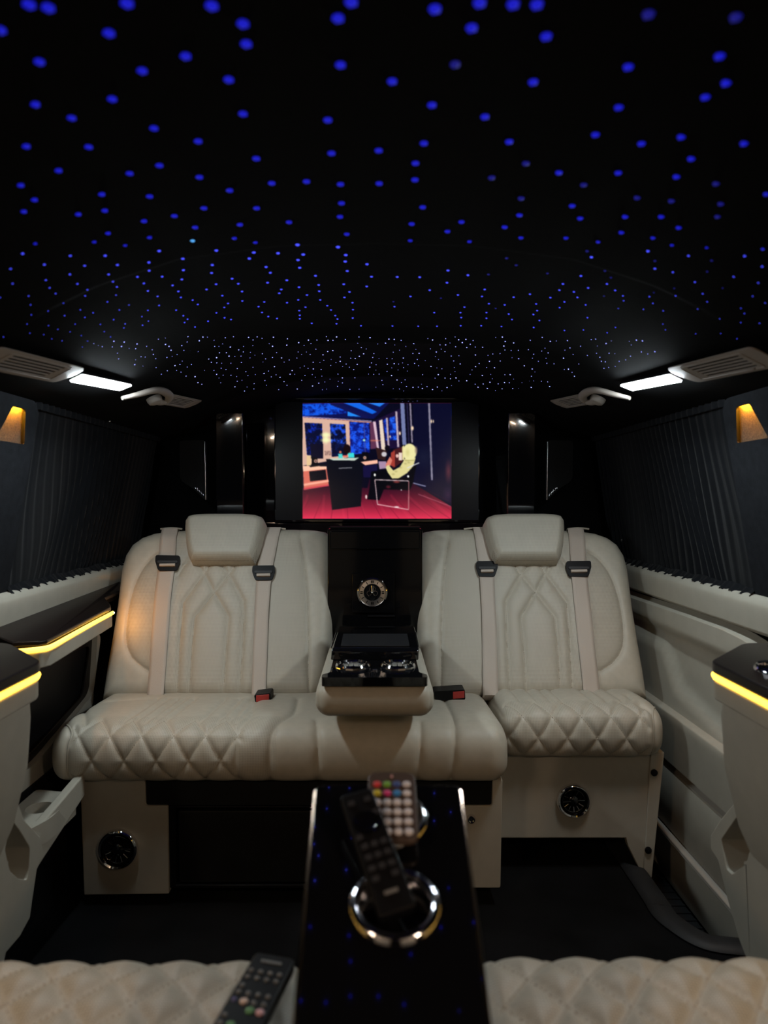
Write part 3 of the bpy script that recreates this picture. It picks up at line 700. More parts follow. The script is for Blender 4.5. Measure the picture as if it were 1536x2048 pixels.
# ---- backrests, one frame for both
BO = V(0, 1.90, -.524); ey = nrm((0, .215, .449)); en = nrm((0, -.449, .215)); TB = .05
def to_plane(px, py, h=TB):
    o = BO + en * (h - TB); r = P(px, py, 1.0) - V(0, 0, 0); k = np.dot(o - V(0, 0, 0), en) / np.dot(r, en); q = V(0, 0, 0) + r * k - BO
    return (q[0], float(np.dot(q, ey)))
def plane_pt(x, v, h): return BO + np.array([x, 0, 0]) + ey * v + en * (h - TB)
MIRX = 1499.0
def outline_cushion(LO, RO, nu, nv, T_, r, mir=False, h=TB, pw=2.2):
    """pixel outlines (left side, right side, both bottom to top) -> inflated cushion on the backrest plane"""
    q = (lambda p: (MIRX - p[0], p[1])) if mir else (lambda p: p)
    L = np.array([to_plane(*q(p), h=h) for p in LO]); Rr = np.array([to_plane(*q(p), h=h) for p in RO])
    if mir: L, Rr = Rr, L
    v0, v1 = max(L[0, 1], Rr[0, 1]), min(L[-1, 1], Rr[-1, 1])
    T = v0 + (v1 - v0) * cluster(nv, .45); U = cluster(nu, .45)
    xl = np.interp(T, L[:, 1], L[:, 0]); xr = np.interp(T, Rr[:, 1], Rr[:, 0])
    X = xl[:, None] + (xr - xl)[:, None] * U[None]; Tm = np.repeat(T[:, None], nu, 1)
    closed = [np.r_[np.c_[xl, T], np.c_[xr, T][::-1], [[xl[0], T[0]]]]]
    d = polydist(X, Tm, closed); k = np.clip(d / r, 0, 1)
    hh = T_ * (1 - (1 - k) ** pw) ** (1 / pw)
    B = BO + X[..., None] * np.array([1, 0, 0]) + Tm[..., None] * ey + (hh + h - TB - T_ + T_ - TB * 0)[..., None] * en - en * T_
    B = B
    c = Cushion(U, T, B, np.broadcast_to(en, B.shape).copy())
    c.s, c.t = X, Tm; c.U = U; c.hh = hh; c.xl, c.xr, c.d = xl, xr, d
    return c
def uv_of(c, st):                # metric x -> u along the row
    st = np.array(st); xl = np.interp(st[:, 1], c.T, c.xl); xr = np.interp(st[:, 1], c.T, c.xr)
    return np.c_[(st[:, 0] - xl) / (xr - xl), st[:, 1]]
def finish_back(c, name, parent, puff, wid, perf, back, groove=.9):
    lines = [q for q, _ in c.seams]; d = polydist(c.s, c.t, lines) if lines else np.full(c.s.shape, 1.)
    fade = np.clip(c.hh / c.hh.max(), 0, 1)
    h = -puff * np.exp(-(d / wid) ** groove) * fade
    B0 = c.B.copy(); seams = c.seams; c.seams = []
    c.B = B0 + c.N * h[..., None]
    def pf(s, t): return perf(s, t) * np.clip((d - .003) / .002, 0, 1) if perf else np.zeros(s.shape)
    o = c.finish(name, parent, 0, 0, 1, pf, back, 'skirt')
    sm = MB()
    for st, flag in seams:
        if not flag: continue
        q = uv_of(c, resample(st, .004)); p3 = bilinear(c.G, c.U, c.T, q[:, 0], q[:, 1])
        if len(p3) > 1: stitch_mesh(sm, p3 + en * .0005, lambda f: en)
    if sm.v: obj('stitching', sm, 'thread', o, smooth=False, kind='stuff')
    return o
def backrest(mir, parent):
    LO = [(196, 1396), (205, 1335), (215, 1280), (227, 1205), (236, 1132), (244, 1104), (258, 1082), (279, 1067), (305, 1058), (335, 1054), (400, 1050)]
    RO = [(622, 1396), (645, 1372), (656, 1335), (663, 1270), (666, 1180), (666, 1085), (662, 1066), (652, 1056), (632, 1052), (600, 1050)]
    c = outline_cushion(LO, RO, 210, 210, TB, .045, mir)
    q = (lambda p: (MIRX - p[0], p[1])) if mir else (lambda p: p)
    def px(L, smooth=False, stitch=True):
        st = [to_plane(*q(p)) for p in L]; st = smoothline(st, 6) if smooth else st
        c.seams.append((np.array(st), stitch)); return np.array(st)
    a = px([(337, 1098), (310, 1110), (283, 1140), (264, 1185), (253, 1240), (252, 1285), (262, 1312), (280, 1330), (300, 1342)], True, True)
    b = px([(597, 1053), (606, 1110), (613, 1180), (616, 1260), (616, 1330), (618, 1390)], True, True)
    for L in ([(376, 1118), (355, 1150)], [(392, 1123), (408, 1146), (428, 1184)], [(425, 1120), (408, 1146), (365, 1204), (358, 1290), (353, 1388)], [(434, 1120), (457, 1148), (487, 1202), (484, 1290), (478, 1388)],
              [(478, 1118), (457, 1148), (428, 1184), (388, 1234), (382, 1300), (377, 1388)], [(428, 1184), (456, 1232), (450, 1310), (446, 1388)]):
        px(L)
    sg = -1 if mir else 1
    def perf(s, t):
        ia = np.argsort(a[:, 1]); ib = np.argsort(b[:, 1])
        xa = np.interp(t, a[ia, 1], a[ia, 0], left=9 * sg, right=9 * sg); xb = np.interp(t, b[ib, 1], b[ib, 0])
        x300 = to_plane(*q((300, 1345)))[0]
        lo = np.where(np.abs(xa) > 5, x300, xa)
        return ((s - lo) * sg > 0).astype(float) * ((xb - s) * sg > 0)
    o = finish_back(c, 'backrest', parent, .008, .0065, perf, -en * .09)
    # headrest
    LO = [(377, 1117), (370, 1102), (366, 1080), (364, 1050), (365, 1034), (372, 1024), (388, 1020), (410, 1019)]
    RO = [(505, 1117), (514, 1100), (521, 1076), (527, 1050), (528, 1036), (523, 1026), (508, 1021), (480, 1019)]
    hc_ = outline_cushion(LO, RO, 90, 76, .055, .026, mir, h=TB + .055)
    for L in ([(371, 1024), (371, 1060), (376, 1095), (384, 1116)], [(522, 1026), (518, 1060), (510, 1090), (497, 1116)]):
        st = [to_plane(*q(p), h=TB + .055) for p in L]; hc_.seams.append((np.array(smoothline(st, 6)), True))
    xx = [to_plane(*q(p), h=TB + .055)[0] for p in ((373, 1060), (515, 1060))]
    ho = finish_back(hc_, 'headrest', parent, .0025, .004, lambda s, t: ((s > min(xx)) & (s < max(xx))).astype(float), -en * .05)
    # belt guides on the shoulder
    for (x0, x1) in ((318, 362), (526, 570)):
        m = MB().tube([plane_pt(*to_plane(*q((x, 1054 - 2 * math.sin(math.pi * (x - x0) / (x1 - x0))))), TB - .016) for x in np.linspace(x0, x1, 12)], .0028, 8)
        obj('belt_guide', m, 'piping', parent)
    return o
backrest(False, seatL); backrest(True, seatR)

# ---- seat belts
def belt(edges, tongue, label, top):
    """edges: (xl, xr, y) from top to bottom"""
    e = np.array(edges, float); t = thing('seat_belt', label, 'seat belt', plane_pt(*to_plane((e[-1, 0] + e[-1, 1]) / 2, e[-1, 2]), TB), 'seat belts on the rear backrests')
    ys = np.linspace(e[0, 2], e[-1, 2], 70); xl = np.interp(ys, e[:, 2], e[:, 0]); xr = np.interp(ys, e[:, 2], e[:, 1])
    rows = []
    rng = random.Random(int(e[0, 0]))
    ph = rng.uniform(0, 6)
    for a, b, y in zip(xl, xr, ys):
        f = (y - ys[0]) / (ys[-1] - ys[0]); tw = .004 * math.sin(9 * f + ph) * math.sin(math.pi * f)
        row = []
        for k in range(6):
            u = k / 5; x, v = to_plane(a + (b - a) * u, y, TB + .006)
            row.append(plane_pt(x, v, TB + .0055 + tw * (u - .5) + .0008 * math.sin(22 * f + ph) - .012 * max(0, .06 - f) / .06))
        rows.append(row)
    rows = [[p - en * .05 + ey * .0 for p in rows[0]]] + rows + [[p - en * .02 - ey * .01 for p in rows[-1]]]
    w_ = obj('webbing', MB().grid(rows), 'webbing', t, angle=60, solid=.0015)
    x0, y0, x1, y1 = tongue; cx, cy = (x0 + x1) / 2, (y0 + y1) / 2; tx = rng.uniform(-1, 1)
    hT = TB + .010
    out = rounded([(x0 + 1, y0), (x1 - 1, y0 + tx), (x1, y0 + 12), (x1 - 6, y1), (x0 + 6, y1), (x0, y0 + 12)], [4, 4, 3, 5, 5, 3], 4)
    hole = rrect(x0 + 9, cy + 1, x1 - 9, cy + 8.5, 2.5, 4)
    fn = lambda x, y: plane_pt(*to_plane(x, y, hT), hT)
    tg = obj('tongue', holed(MB(), out, [hole], fn, -en * .006), 'black_plastic', t, bevel=.0012)
    obj('loop', MB().tube([fn(x0 + 9.5, cy + 4.8) + en * .001, fn(x1 - 9.5, cy + 4.2) + en * .001], .0046, 10, up=en), 'webbing', tg)
    obj('bridge', MB().prism([fn(*p) + en * .003 for p in rrect(x0 + 5, cy - 4, x1 - 5, cy + 1, 2, 3)], -en * .004), 'pad_grey', tg, bevel=.001)
belt([(322, 354, 1053), (316, 350, 1125), (308, 341, 1200), (294, 327, 1390)], (310, 1110, 360, 1141), 'beige seat belt along the outer side of the left backrest', 0)
belt([(529, 561, 1051), (513, 543, 1145), (509, 537, 1220), (503, 531, 1392)], (504, 1131, 550, 1160), 'beige seat belt beside the left headrest, nearest the glossy tower', 0)
belt([(947, 976, 1051), (959, 988, 1140), (964, 992, 1230), (966, 997, 1390)], (952, 1122, 996, 1153), 'beige seat belt beside the right headrest, nearest the glossy tower', 0)
belt([(1137, 1169, 1053), (1142, 1174, 1140), (1152, 1184, 1240), (1168, 1201, 1390)], (1132, 1122, 1183, 1153), 'beige seat belt along the outer side of the right backrest', 0)
def buckle(x0, x1, yt, yb, bx0, bx1, Y, label):
    t = thing('belt_buckle', label, 'buckle', P((x0 + x1) / 2, yb, Y), 'belt buckles between seat and backrest')
    out = rounded([(x0, yt + 4), (x1, yt), (x1 + 1, yb - 2), (x0 + 3, yb)], [3, 4, 4, 4], 3)
    obj('body', MB().prism([P(x, y, Y) for x, y in out], (0, .05, 0)), 'black_plastic', t, bevel=.003)
    obj('button', MB().prism([P(x, y, Y - .002) for x, y in [(bx0, yt + 5), (bx1, yt + 3), (bx1, yb - 6), (bx0, yb - 4)]], (0, .006, 0)), 'red_button', t, bevel=.001)
buckle(508, 541, 1386, 1408, 512, 538, 1.835, 'black belt buckle with red button on the left bench')
buckle(868, 930, 1379, 1402, 906, 929, 1.835, 'black belt buckle with red button beside the right seat')

# ---- bench plinths
YB = 1.625
def ppx(L, Y, rad=0): return [P(x, y, Y) for x, y in (rounded(L, rad, 4) if rad else L)]
obj('base_panel', MB().prism(ppx([(160, 1560), (290, 1560), (291, 1612), (335, 1612), (338, 1788), (168, 1790)], YB, [0, 0, 6, 3, 3, 2]), (0, .02, 0)), 'plastic_beige', seatL, bevel=.002)
obj('base_panel', MB().prism(ppx([(985, 1560), (1005, 1560), (1004, 1612), (1001, 1776), (880, 1776), (880, 1612), (984, 1612)], YB, [0, 0, 0, 4, 2, 2, 6]), (0, .02, 0)), 'plastic_beige', seatL, bevel=.002)
obj('base_side', MB().prism([P(1003, 1560, YB) + [0, .021, 0], P(1000, 1776, YB) + [0, .021, 0], P(1000, 1776, YB) + [0, .30, 0], P(1003, 1560, YB) + [0, .30, 0]], (-.012, 0, 0)), 'plastic_beige', seatL)
obj('kick_strip', MB().prism(ppx([(288, 1560), (986, 1560), (984, 1612), (290, 1612)], YB + .006), (0, .02, 0)), 'satin_black', seatL, bevel=.003)
dr = obj('drawer', MB().prism(ppx([(356, 1622), (880, 1622), (880, 1764), (358, 1766)], YB + .012), (0, .25, 0)), 'satin_black', seatL, bevel=.003)
obj('drawer_frame', holed(MB(), [(336, 1612), (884, 1612), (884, 1776), (338, 1776)], [[(350, 1617), (878, 1617), (878, 1769), (352, 1770)]], lambda x, y: P(x, y, YB + .008), (0, .03, 0)), 'black_plastic', seatL, bevel=.002)
obj('knob', MB().lathe([(.0105, 0), (.0105, .004), (.008, .009), (.006, .009), (.005, .004), (.0005, .004)], P(942, 1637, YB), (0, -1, 0), 24), 'chrome', seatL)
obj('support', MB().box(V(-.2, 1.85, -.78), (.90, .30, .27)), 'matt_black', seatL)
YR = 1.775
obj('base_panel', MB().prism(ppx([(985, 1505), (1301, 1505), (1290, 1700), (1286, 1752), (1256, 1692), (1252, 1676), (985, 1676)], YR), (0, .02, 0)), 'plastic_beige', seatR, bevel=.002)
obj('leg_strip', MB().prism(ppx([(1302, 1505), (1329, 1505), (1304, 1757), (1287, 1755)], YR - .004, [0, 0, 4, 2]), (0, .03, 0)), 'plastic_beige', seatR, bevel=.002)
for (x, y) in ((1308, 1545), (1296, 1700)):
    obj('bolt', MB().lathe([(.0085, 0), (.0085, .003), (.006, .0045), (.0004, .005)], P(x, y, YR - .005), (0, -1, 0), 20), 'black_plastic', seatR)
obj('support', MB().box(V(.48, 2.0, -.75), (.30, .30, .23)), 'matt_black', seatR)
# ---- chrome air outlets in the plinths
def outlet(px, py, Y, rp, label, rotk):
    c = P(px, py, Y); s = rp / FPX * Y
    t = thing('air_outlet', label, 'air vent', c - np.array([0, 0, s]), 'chrome floor air outlets')
    obj('bezel', MB().lathe([(s, 0), (s * 1.02, .004), (s * .98, .010), (s * .90, .013), (s * .82, .011), (s * .78, .004), (s * .76, .0008)], c, (0, -1, 0), 48), 'chrome', t)
    obj('bowl', MB().lathe([(s * .80, .0035), (s * .70, .0015), (s * .5, .0010), (.0004, .0008)], c, (0, -1, 0), 40), 'matt_black', t)
    obj('inner_ring', MB().tube([c + np.array([math.cos(a) * s * .66, -.005, math.sin(a) * s * .66]) for a in np.linspace(0, 2 * math.pi, 41)[:-1]], s * .035, 8, closed=True, up=(0, 1, 0)), 'gloss_black', t)
    for k in range(12):
        a = 2 * math.pi * (k + .5) / 12 + rotk; u = np.array([math.cos(a), 0, math.sin(a)])
        obj('fin', MB().tube([c + u * s * .36 + np.array([0, -.004, 0]), c + u * s * .64 + np.array([0, -.006, 0])], s * .026, 6), 'chrome_soft' if math.sin(a) < -.2 else 'gloss_black', t)
    arc = [c + np.array([x * s, -.007, .10 * s * math.sin(3 * x + rotk) * .5]) for x in np.linspace(-.66, .66, 17)]
    obj('vane', MB().tube(arc, s * .05, 8), 'gloss_black', t)
    obj('hub', MB().lathe([(s * .30, .001), (s * .28, .006), (s * .18, .009), (.0004, .010)], c, (0, -1, 0), 24), 'gloss_black', t)
outlet(237, 1697, YB, 40, 'round chrome air outlet low on the bench plinth, left', .1)
outlet(1146, 1600, YR, 33.5, 'round chrome air outlet under the single rear seat', .3)

# ---- centre armrest
AP = [(1.93, -.388), (1.80, -.388), (1.56, -.388), (1.525, -.390), (1.503, -.402), (1.497, -.425), (1.503, -.450), (1.525, -.464), (1.56, -.466), (1.75, -.468), (1.93, -.468)]
c = swept(AP, -.130, .124, 90, 110, .030)
for L in ([(643, 1374), (638, 1400), (640, 1430)], [(857, 1374), (862, 1400), (860, 1430)]): c.seam_px(L, stitch=False)
t_b = t_at(c, 750, 1434)[1]; c.seam([(-.12, t_b), (.115, t_b)], False)
arm = c.finish('armrest', seatL, 0, .003, .004)
arm['label'] = 'beige folding armrest with glossy black cup tray'
zt = -.373
tray_out = rounded([(-.115, 1.493), (.109, 1.493), (.109, 1.52), (.094, 1.535), (.094, 1.665), (-.100, 1.665), (-.100, 1.535), (-.115, 1.52)], [.008, .008, .006, .01, 0, 0, .01, .006], 4)
ringc = [(-.0510, 1.590), (.0485, 1.590)]
holes = [[(cx + .031 * math.cos(a), cy + .031 * math.sin(a)) for a in np.linspace(0, 2 * math.pi, 33)[:-1]] for cx, cy in ringc]
obj('tray', holed(MB(), tray_out, holes, lambda x, y: V(x, y, zt), (0, 0, -.019)), 'gloss_black', arm, bevel=.0025)
for cx, cy in ringc:
    pr = [(.031, -.010), (.031, .004), (.0335, .0085), (.0365, .0085), (.0395, .004), (.040, 0)]
    obj('cup_ring', MB().lathe(pr, V(cx, cy, zt), (0, 0, 1), 16), 'chrome', arm, angle=20)
    obj('cup_well', MB().lathe([(.031, 0), (.030, -.045), (.0005, -.046)], V(cx, cy, zt), (0, 0, 1), 32), 'gloss_black', arm)
    obj('well_ring', MB().lathe([(.0305, -.006), (.0285, -.009), (.0285, -.014), (.0305, -.016)], V(cx, cy, zt), (0, 0, 1), 32), 'chrome', arm)
obj('console_block', MB().prism([V(-.105, 1.655, -.374), V(-.105, 1.655, -.352), V(-.102, 1.662, -.346), V(-.100, 1.815, -.341), V(-.100, 1.93, -.343), V(-.100, 1.93, -.374)], (.204, 0, 0)), 'gloss_black', arm, bevel=.003)
obj('phone_pad', MB().prism([V(-.083, 1.672, -.3445), V(.079, 1.672, -.3445), V(.079, 1.80, -.3405), V(-.083, 1.80, -.3405)], (0, 0, .0015)), 'pad_grey', arm)
obj('side_rail', MB().tube([V(-.1045, 1.66, -.3455), V(-.1015, 1.82, -.340)], .002, 6), 'chrome_soft', arm)
obj('side_rail', MB().tube([V(.1005, 1.66, -.3455), V(.1015, 1.82, -.340)], .002, 6), 'chrome_soft', arm)
obj('lid_button', MB().box(V(-.002, 1.553, zt + .001), (.010, .006, .003)), 'chrome_soft', arm, bevel=.001)

# ---- near rear-facing seats
NEAR = [(.02, -.505), (.20, -.502), (.40, -.497), (.60, -.493), (.70, -.491), (.745, -.492), (.776, -.500), (.795, -.520), (.800, -.55), (.795, -.59), (.775, -.615), (.72, -.622), (.4, -.622), (.05, -.622)]
def near_seat(sx, xa, xb, px0, label, yo):
    t = thing('captain_seat', label, 'seat', V((xa + xb) / 2, .4, -.93), 'rear facing captain seats')
    c = swept([(y + yo, z) for y, z in NEAR], xa, xb, 190, 200, .04)
    x0, t0 = t_at(c, *px0); ta_, tb_ = t_at(c, px0[0], 1886 if sx < 0 else 1878)[1], t_at(c, px0[0], 1995)[1]
    hr = (ta_ - tb_) / 2; t0 = (ta_ + tb_) / 2
    lattice(c, x0, t0, .0625, hr, xa + .02, xb - .02, .25, c.T[-1] - .45)
    c.finish('seat_cushion', t, 0, .0085, .011, lambda s, t_: np.ones(s.shape))
    # reclined backrest beside and behind the eye point
    m = swept([(.06, -.48), (.0, -.30), (-.08, -.05), (-.13, .10), (-.17, .12), (-.22, .08), (-.14, -.25), (-.08, -.50)][::-1], xa + .03 if sx < 0 else xa + .05, xb - .05 if sx < 0 else xb - .03, 30, 60, .04)
    m.finish('backrest', t, 0, 0, 1)
    obj('seat_base', MB().box(V((xa + xb) / 2, .40 + yo, -.775), (.40, .50, .30)), 'satin_black', t, bevel=.02)
    return c
nl = near_seat(-1, -.553, -.068, (358, 1926), 'beige quilted captain seat in the left foreground', -.003)
nr = near_seat(1, .095, .553, (1288, 1935), 'beige quilted captain seat in the right foreground', .003)
# ================================================================== side consoles with light strips
def flat(pts, z): return [V(x, y, z) for x, y in pts]
def layer(name, pts, z0, z1, mt, parent, bevel=.002): return obj(name, MB().prism(flat(pts, z0), (0, 0, z1 - z0)), mt, parent, bevel=bevel)
def strip(name, path, parent, r=.0042): return obj(name, MB().tube(path, r, 8, flat=1.3), 'led_amber', parent, label='glowing yellow light strip')
def front_console(sx, label):
    f = lambda L: [(sx * x, y) for x, y in L]
    t = thing('side_console', label, 'console', V(sx * .68, .85, -.93), 'front side consoles')
    top = rounded([(.557, .25), (.557, 1.185), (.690, 1.335), (.795, 1.335), (.795, .25)], [0, .02, .02, 0, 0], 5)
    tp = layer('top', f(top), -.268, -.287, 'gloss_smoke', t, .004)
    rim = rounded([(.559, .25), (.559, 1.183), (.690, 1.331), (.793, 1.331), (.793, .25)], [0, .02, .02, 0, 0], 5)
    layer('rim', f(rim), -.298, -.330, 'plastic_beige', t, .004)
    inn = [(.566, .25), (.566, 1.176), (.69, 1.32), (.79, 1.32), (.79, .25)]
    layer('strip_bed', f(inn), -.286, -.299, 'matt_black', t, 0)
    path = [V(sx * x, y, -.2925) for x, y in [(.560, .25), (.560, 1.172), (.566, 1.19), (.60, 1.23)]]
    strip('light_strip', path[:3], t)
    # cup ring and raised dark screen at the wall
    obj('cup_ring', MB().lathe([(.033, 0), (.034, .006), (.038, .008), (.042, .004), (.043, 0)], V(sx * .640, 1.115, -.268), (0, 0, 1), 24), 'chrome', t)
    obj('cup_well', MB().lathe([(.034, .002), (.032, .001), (.0005, .0008)], V(sx * .640, 1.115, -.268), (0, 0, 1), 32), 'gloss_black', t)
    obj('screen_hood', MB().prism([V(sx * .715, 1.30, -.270), V(sx * .722, 1.29, -.232), V(sx * .738, 1.27, -.222), V(sx * .738, .8, -.222), V(sx * .715, .8, -.270)], (sx * .06, 0, 0)), 'gloss_smoke', t, bevel=.003)
    # tapered body below
    lv = [(-.328, .568, 1.172), (-.36, .570, 1.180), (-.44, .574, 1.178), (-.53, .590, 1.165), (-.57, .603, 1.15)]
    rows = []
    for z, x, ye in lv:
        p = rounded([(x, .25), (x, ye), (x + .03, ye + .02), (.79, ye + .05), (.79, .25)], [0, .015, .015, 0, 0], 4)
        rows.append([V(sx * a, b, z) for a, b in p])
    n = len(rows[0]); m = MB().grid([r + [r[0]] for r in rows]); m.add(rows[-1], [tuple(range(n))])
    obj('body', m, 'plastic_beige', t, angle=40)
    # moulded foot with an open pocket
    def pf(px, py, X=.64):
        Y = X * FPX / abs(px - PX0); return (Y, -(py - PY0) / FPX * Y)
    if sx > 0:
        out = [(1470, 1604), (1440, 1640), (1421, 1672), (1421, 1698), (1436, 1722), (1445, 1760), (1461, 1822), (1478, 1880), (1500, 1935)]
        hole = [(1474, 1634), (1442, 1680), (1448, 1712), (1453, 1738), (1464, 1748), (1492, 1726), (1502, 1690), (1490, 1650)]
    else:
        out = [(31, 1590), (48, 1640), (80, 1674), (88, 1710), (74, 1738), (66, 1792), (60, 1835), (40, 1872), (12, 1905)]
        hole = [(24, 1640), (40, 1662), (60, 1695), (58, 1740), (54, 1760), (38, 1758), (20, 1742), (10, 1700)]
    o2 = [pf(*p) for p in out]; o2 = [(.25, -.52)] + [(1.15, -.50)] + o2 + [(1.15, -.93), (.25, -.93)]
    h2 = rounded([pf(*p) for p in hole], .006, 3)
    obj('foot', holed(MB(), o2, [h2], lambda y, z: V(sx * .64, y, z), (sx * .14, 0, 0)), 'plastic_beige', t, bevel=.002)
    obj('pocket_back', MB().prism([V(sx * .70, y, z) for y, z in h2], (sx * .02, 0, 0)), 'trim_beige', t)
    obj('pocket_lip', MB().prism([V(sx * .655, y, z) for y, z in [(h2[-1][0] - .06, -.60), (1.27, -.645), (1.255, -.672), (1.18, -.665)]], (sx * .05, 0, 0)), 'plastic_beige', t, bevel=.004)
    return t
front_console(-1, 'beige side console with glossy black top and light strip at the left edge')
front_console(1, 'beige side console with glossy black top and light strip at the right edge')

# rear left console
rc = thing('wall_console', 'glossy black wall tray with yellow light strip left of the rear bench', 'console', V(-.74, 1.65, -.33))
A = [(-.797, 1.435, -.262), (-.797, 2.25, -.243), (-.748, 2.25, -.262), (-.748, 1.96, -.270), (-.722, 1.93, -.284), (-.711, 1.905, -.288), (-.662, 1.43, -.281), (-.672, 1.413, -.281), (-.715, 1.395, -.280)]
obj('tray', MB().prism([V(*p) for p in A], (0, 0, -.010)), 'gloss_smoke', rc, bevel=.003)
obj('strip_bed', MB().prism([V(x - .006, y, z - .009) for x, y, z in A], (0, 0, -.012)), 'matt_black', rc)
pth = smoothline([V(-.716, 1.393, -.298), V(-.690, 1.402, -.298), V(-.668, 1.42, -.298), V(-.661, 1.445, -.2985), V(-.6725, 1.55, -.300), V(-.692, 1.73, -.302), V(-.709, 1.912, -.304)], 5)
strip('light_strip', pth, rc)
obj('glow_disc', MB().lathe([(.0036, 0), (.0036, .002), (.0003, .0025)], pth[-1] + np.array([0, .001, 0]), (0, 1, 0), 12), 'led_glow_disc', rc)  # unseen disc added to throw orange glow onto the backrest
Bq = [(-.797, 1.435), (-.797, 1.94), (-.716, 1.925), (-.706, 1.90), (-.658, 1.44), (-.668, 1.415), (-.715, 1.395)]
obj('rim', MB().prism([V(x, y, -.303 - .004 * (y - 1.4) * 2) for x, y in Bq], (0, 0, -.033)), 'plastic_beige', rc, bevel=.004)
# cup-holder shelf by the left plinth
sh = thing('cup_shelf', 'beige moulded shelf with a round cup hole left of the bench plinth', 'shelf', V(-.71, 1.45, -.93))
so = [(-.765, 1.30), (-.672, 1.335), (-.640, 1.50), (-.640, 1.585), (-.690, 1.60), (-.765, 1.585)]
hole = [(-.700 + .030 * math.cos(a), 1.49 + .030 * math.sin(a)) for a in np.linspace(0, 2 * math.pi, 29)[:-1]]
hole = [(-.712 + .029 * math.cos(a), 1.505 + .029 * math.sin(a)) for a in np.linspace(0, 2 * math.pi, 29)[:-1]]
so = [(-.765, 1.33), (-.700, 1.37), (-.668, 1.45), (-.664, 1.58), (-.765, 1.60)]
obj('shelf_top', holed(MB(), rounded(so, .012, 4), [hole], lambda x, y: V(x, y, -.652), (0, 0, -.045)), 'plastic_beige', sh, bevel=.004)
obj('cup_well', MB().lathe([(.029, 0), (.028, -.04), (.0005, -.041)], V(-.712, 1.505, -.655), (0, 0, 1), 28), 'plastic_beige', sh)
obj('arm', MB().prism([V(-.655, 1.60, -.615), V(-.655, 1.60, -.665), V(-.672, 1.40, -.735), V(-.690, 1.36, -.74), V(-.695, 1.37, -.665), V(-.672, 1.45, -.650)], (-.02, 0, 0)), 'plastic_beige', sh, bevel=.004)

# ================================================================== headliner fittings
def ceil_pt(px, py):             # pixel -> point on the headliner
    lo, hi = .3, 2.6
    r = P(px, py, 1.0) - V(0, 0, 0)
    for _ in range(50):
        m_ = (lo + hi) / 2
        if r[2] * m_ > ceil_z(r[0] * m_, m_): hi = m_
        else: lo = m_
    return V(0, 0, 0) + r * lo
rail = lambda Y: (.572 - .0814 * (Y - 1.35), np.interp(Y, [1.1, 1.35, 2.05, 2.3], [.222, .238, .289, .305]))
def rail_frame(sx, Y):
    x, z = rail(Y); c = V(sx * x, Y, min(z, ceil_z(x, Y) - .004)); x2, z2 = rail(Y + .01); d = nrm(V(sx * x2, Y + .01, z2) - V(sx * x, Y, z))
    a = nrm(np.array([sx * .90, 0, -.42])); a = nrm(a - d * np.dot(a, d)); n = np.cross(d, a) * sx
    if n[2] > 0: n = -n
    return c, d, a, n             # point, along, outward, down
def slab(pts, c, d, a, n, th): # pts in (along, outward); slab below the headliner
    return MB().prism([c + d * u + a * v - n * th * .3 for u, v in pts], n * th)
def lamp(sx, Y0, Y1, label, mt, group):
    c, d, a, n = rail_frame(sx, (Y0 + Y1) / 2); L = (Y1 - Y0) / 2 * 1.02
    t = thing('ceiling_lamp', label, 'lamp', c, group)
    obj('housing', slab(rrect(-L - .006, -.016, L + .006, .016, .004), c, d, a, n, .008), 'black_plastic', t, bevel=.002)
    q = c + n * .005
    obj('diffuser', slab([(-L + .006, -.013), (L, -.013), (L - .008, .013), (-L - .002, .013)], q, d, a, n, .005), mt, t, label='glowing white diffuser')
for sx, nm in ((-1, 'left'), (1, 'right')):
    lamp(sx, 1.352, 1.565, 'bright white ceiling lamp above the ' + nm + ' curtain', 'led_white', 'white ceiling lamps')
    lamp(sx, -.14, .08, 'warm white ceiling lamp overhead by the ' + nm + ' foreground seat', 'led_white_front', 'warm ceiling lamps over the front row')
def air_vent(sx, Y0, Y1, wo, label, nslat, kind):
    c, d, a, n = rail_frame(sx, (Y0 + Y1) / 2); L = (Y1 - Y0) / 2
    t = thing('ceiling_vent', label, 'air vent', c, 'beige ceiling air vents')
    out = rounded([(-L, -wo), (L * .92, -wo * .95), (L, -wo * .3), (L * .86, wo), (-L, wo * .95)], [.012, .012, .02, .014, .012], 4)
    k = (L * .5, wo * .66)
    slots = []
    for i in range(nslat):
        v = -k[1] + (2 * k[1]) * (i + .5) / nslat; h = k[1] / nslat * .64; u0 = -L * .62; u1 = L * .52 - .1 * L * (i / nslat)
        slots.append(rrect(u0, v - h, u1, v + h, h * .5, 3))
    fn = lambda u, v: c + d * u + a * v + n * .002
    obj('cover', holed(MB(), out, slots, fn, n * .0022), 'vent_beige', t, bevel=.0004)
    obj('backing', MB().prism([c + d * u + a * v + n * .0006 for u, v in rrect(-L * .7, -wo * .7, L * .6, wo * .7, .004)], n * .001), 'matt_black', t)
    rim = [fn(u, v) + n * .0022 for u, v in rrect(-L * .72, -wo * .74, L * .64, wo * .74, .006, 4)]
    obj('rim', MB().tube(rim, .0014, 6, closed=True, up=n), 'vent_beige', t)
    obj('slider', MB().prism([c + d * u + a * v + n * .005 for u, v in rrect(-L * .55, wo * .60, -L * .35, wo * .68, .002, 2)], n * .003), 'vent_beige', t, bevel=.001)
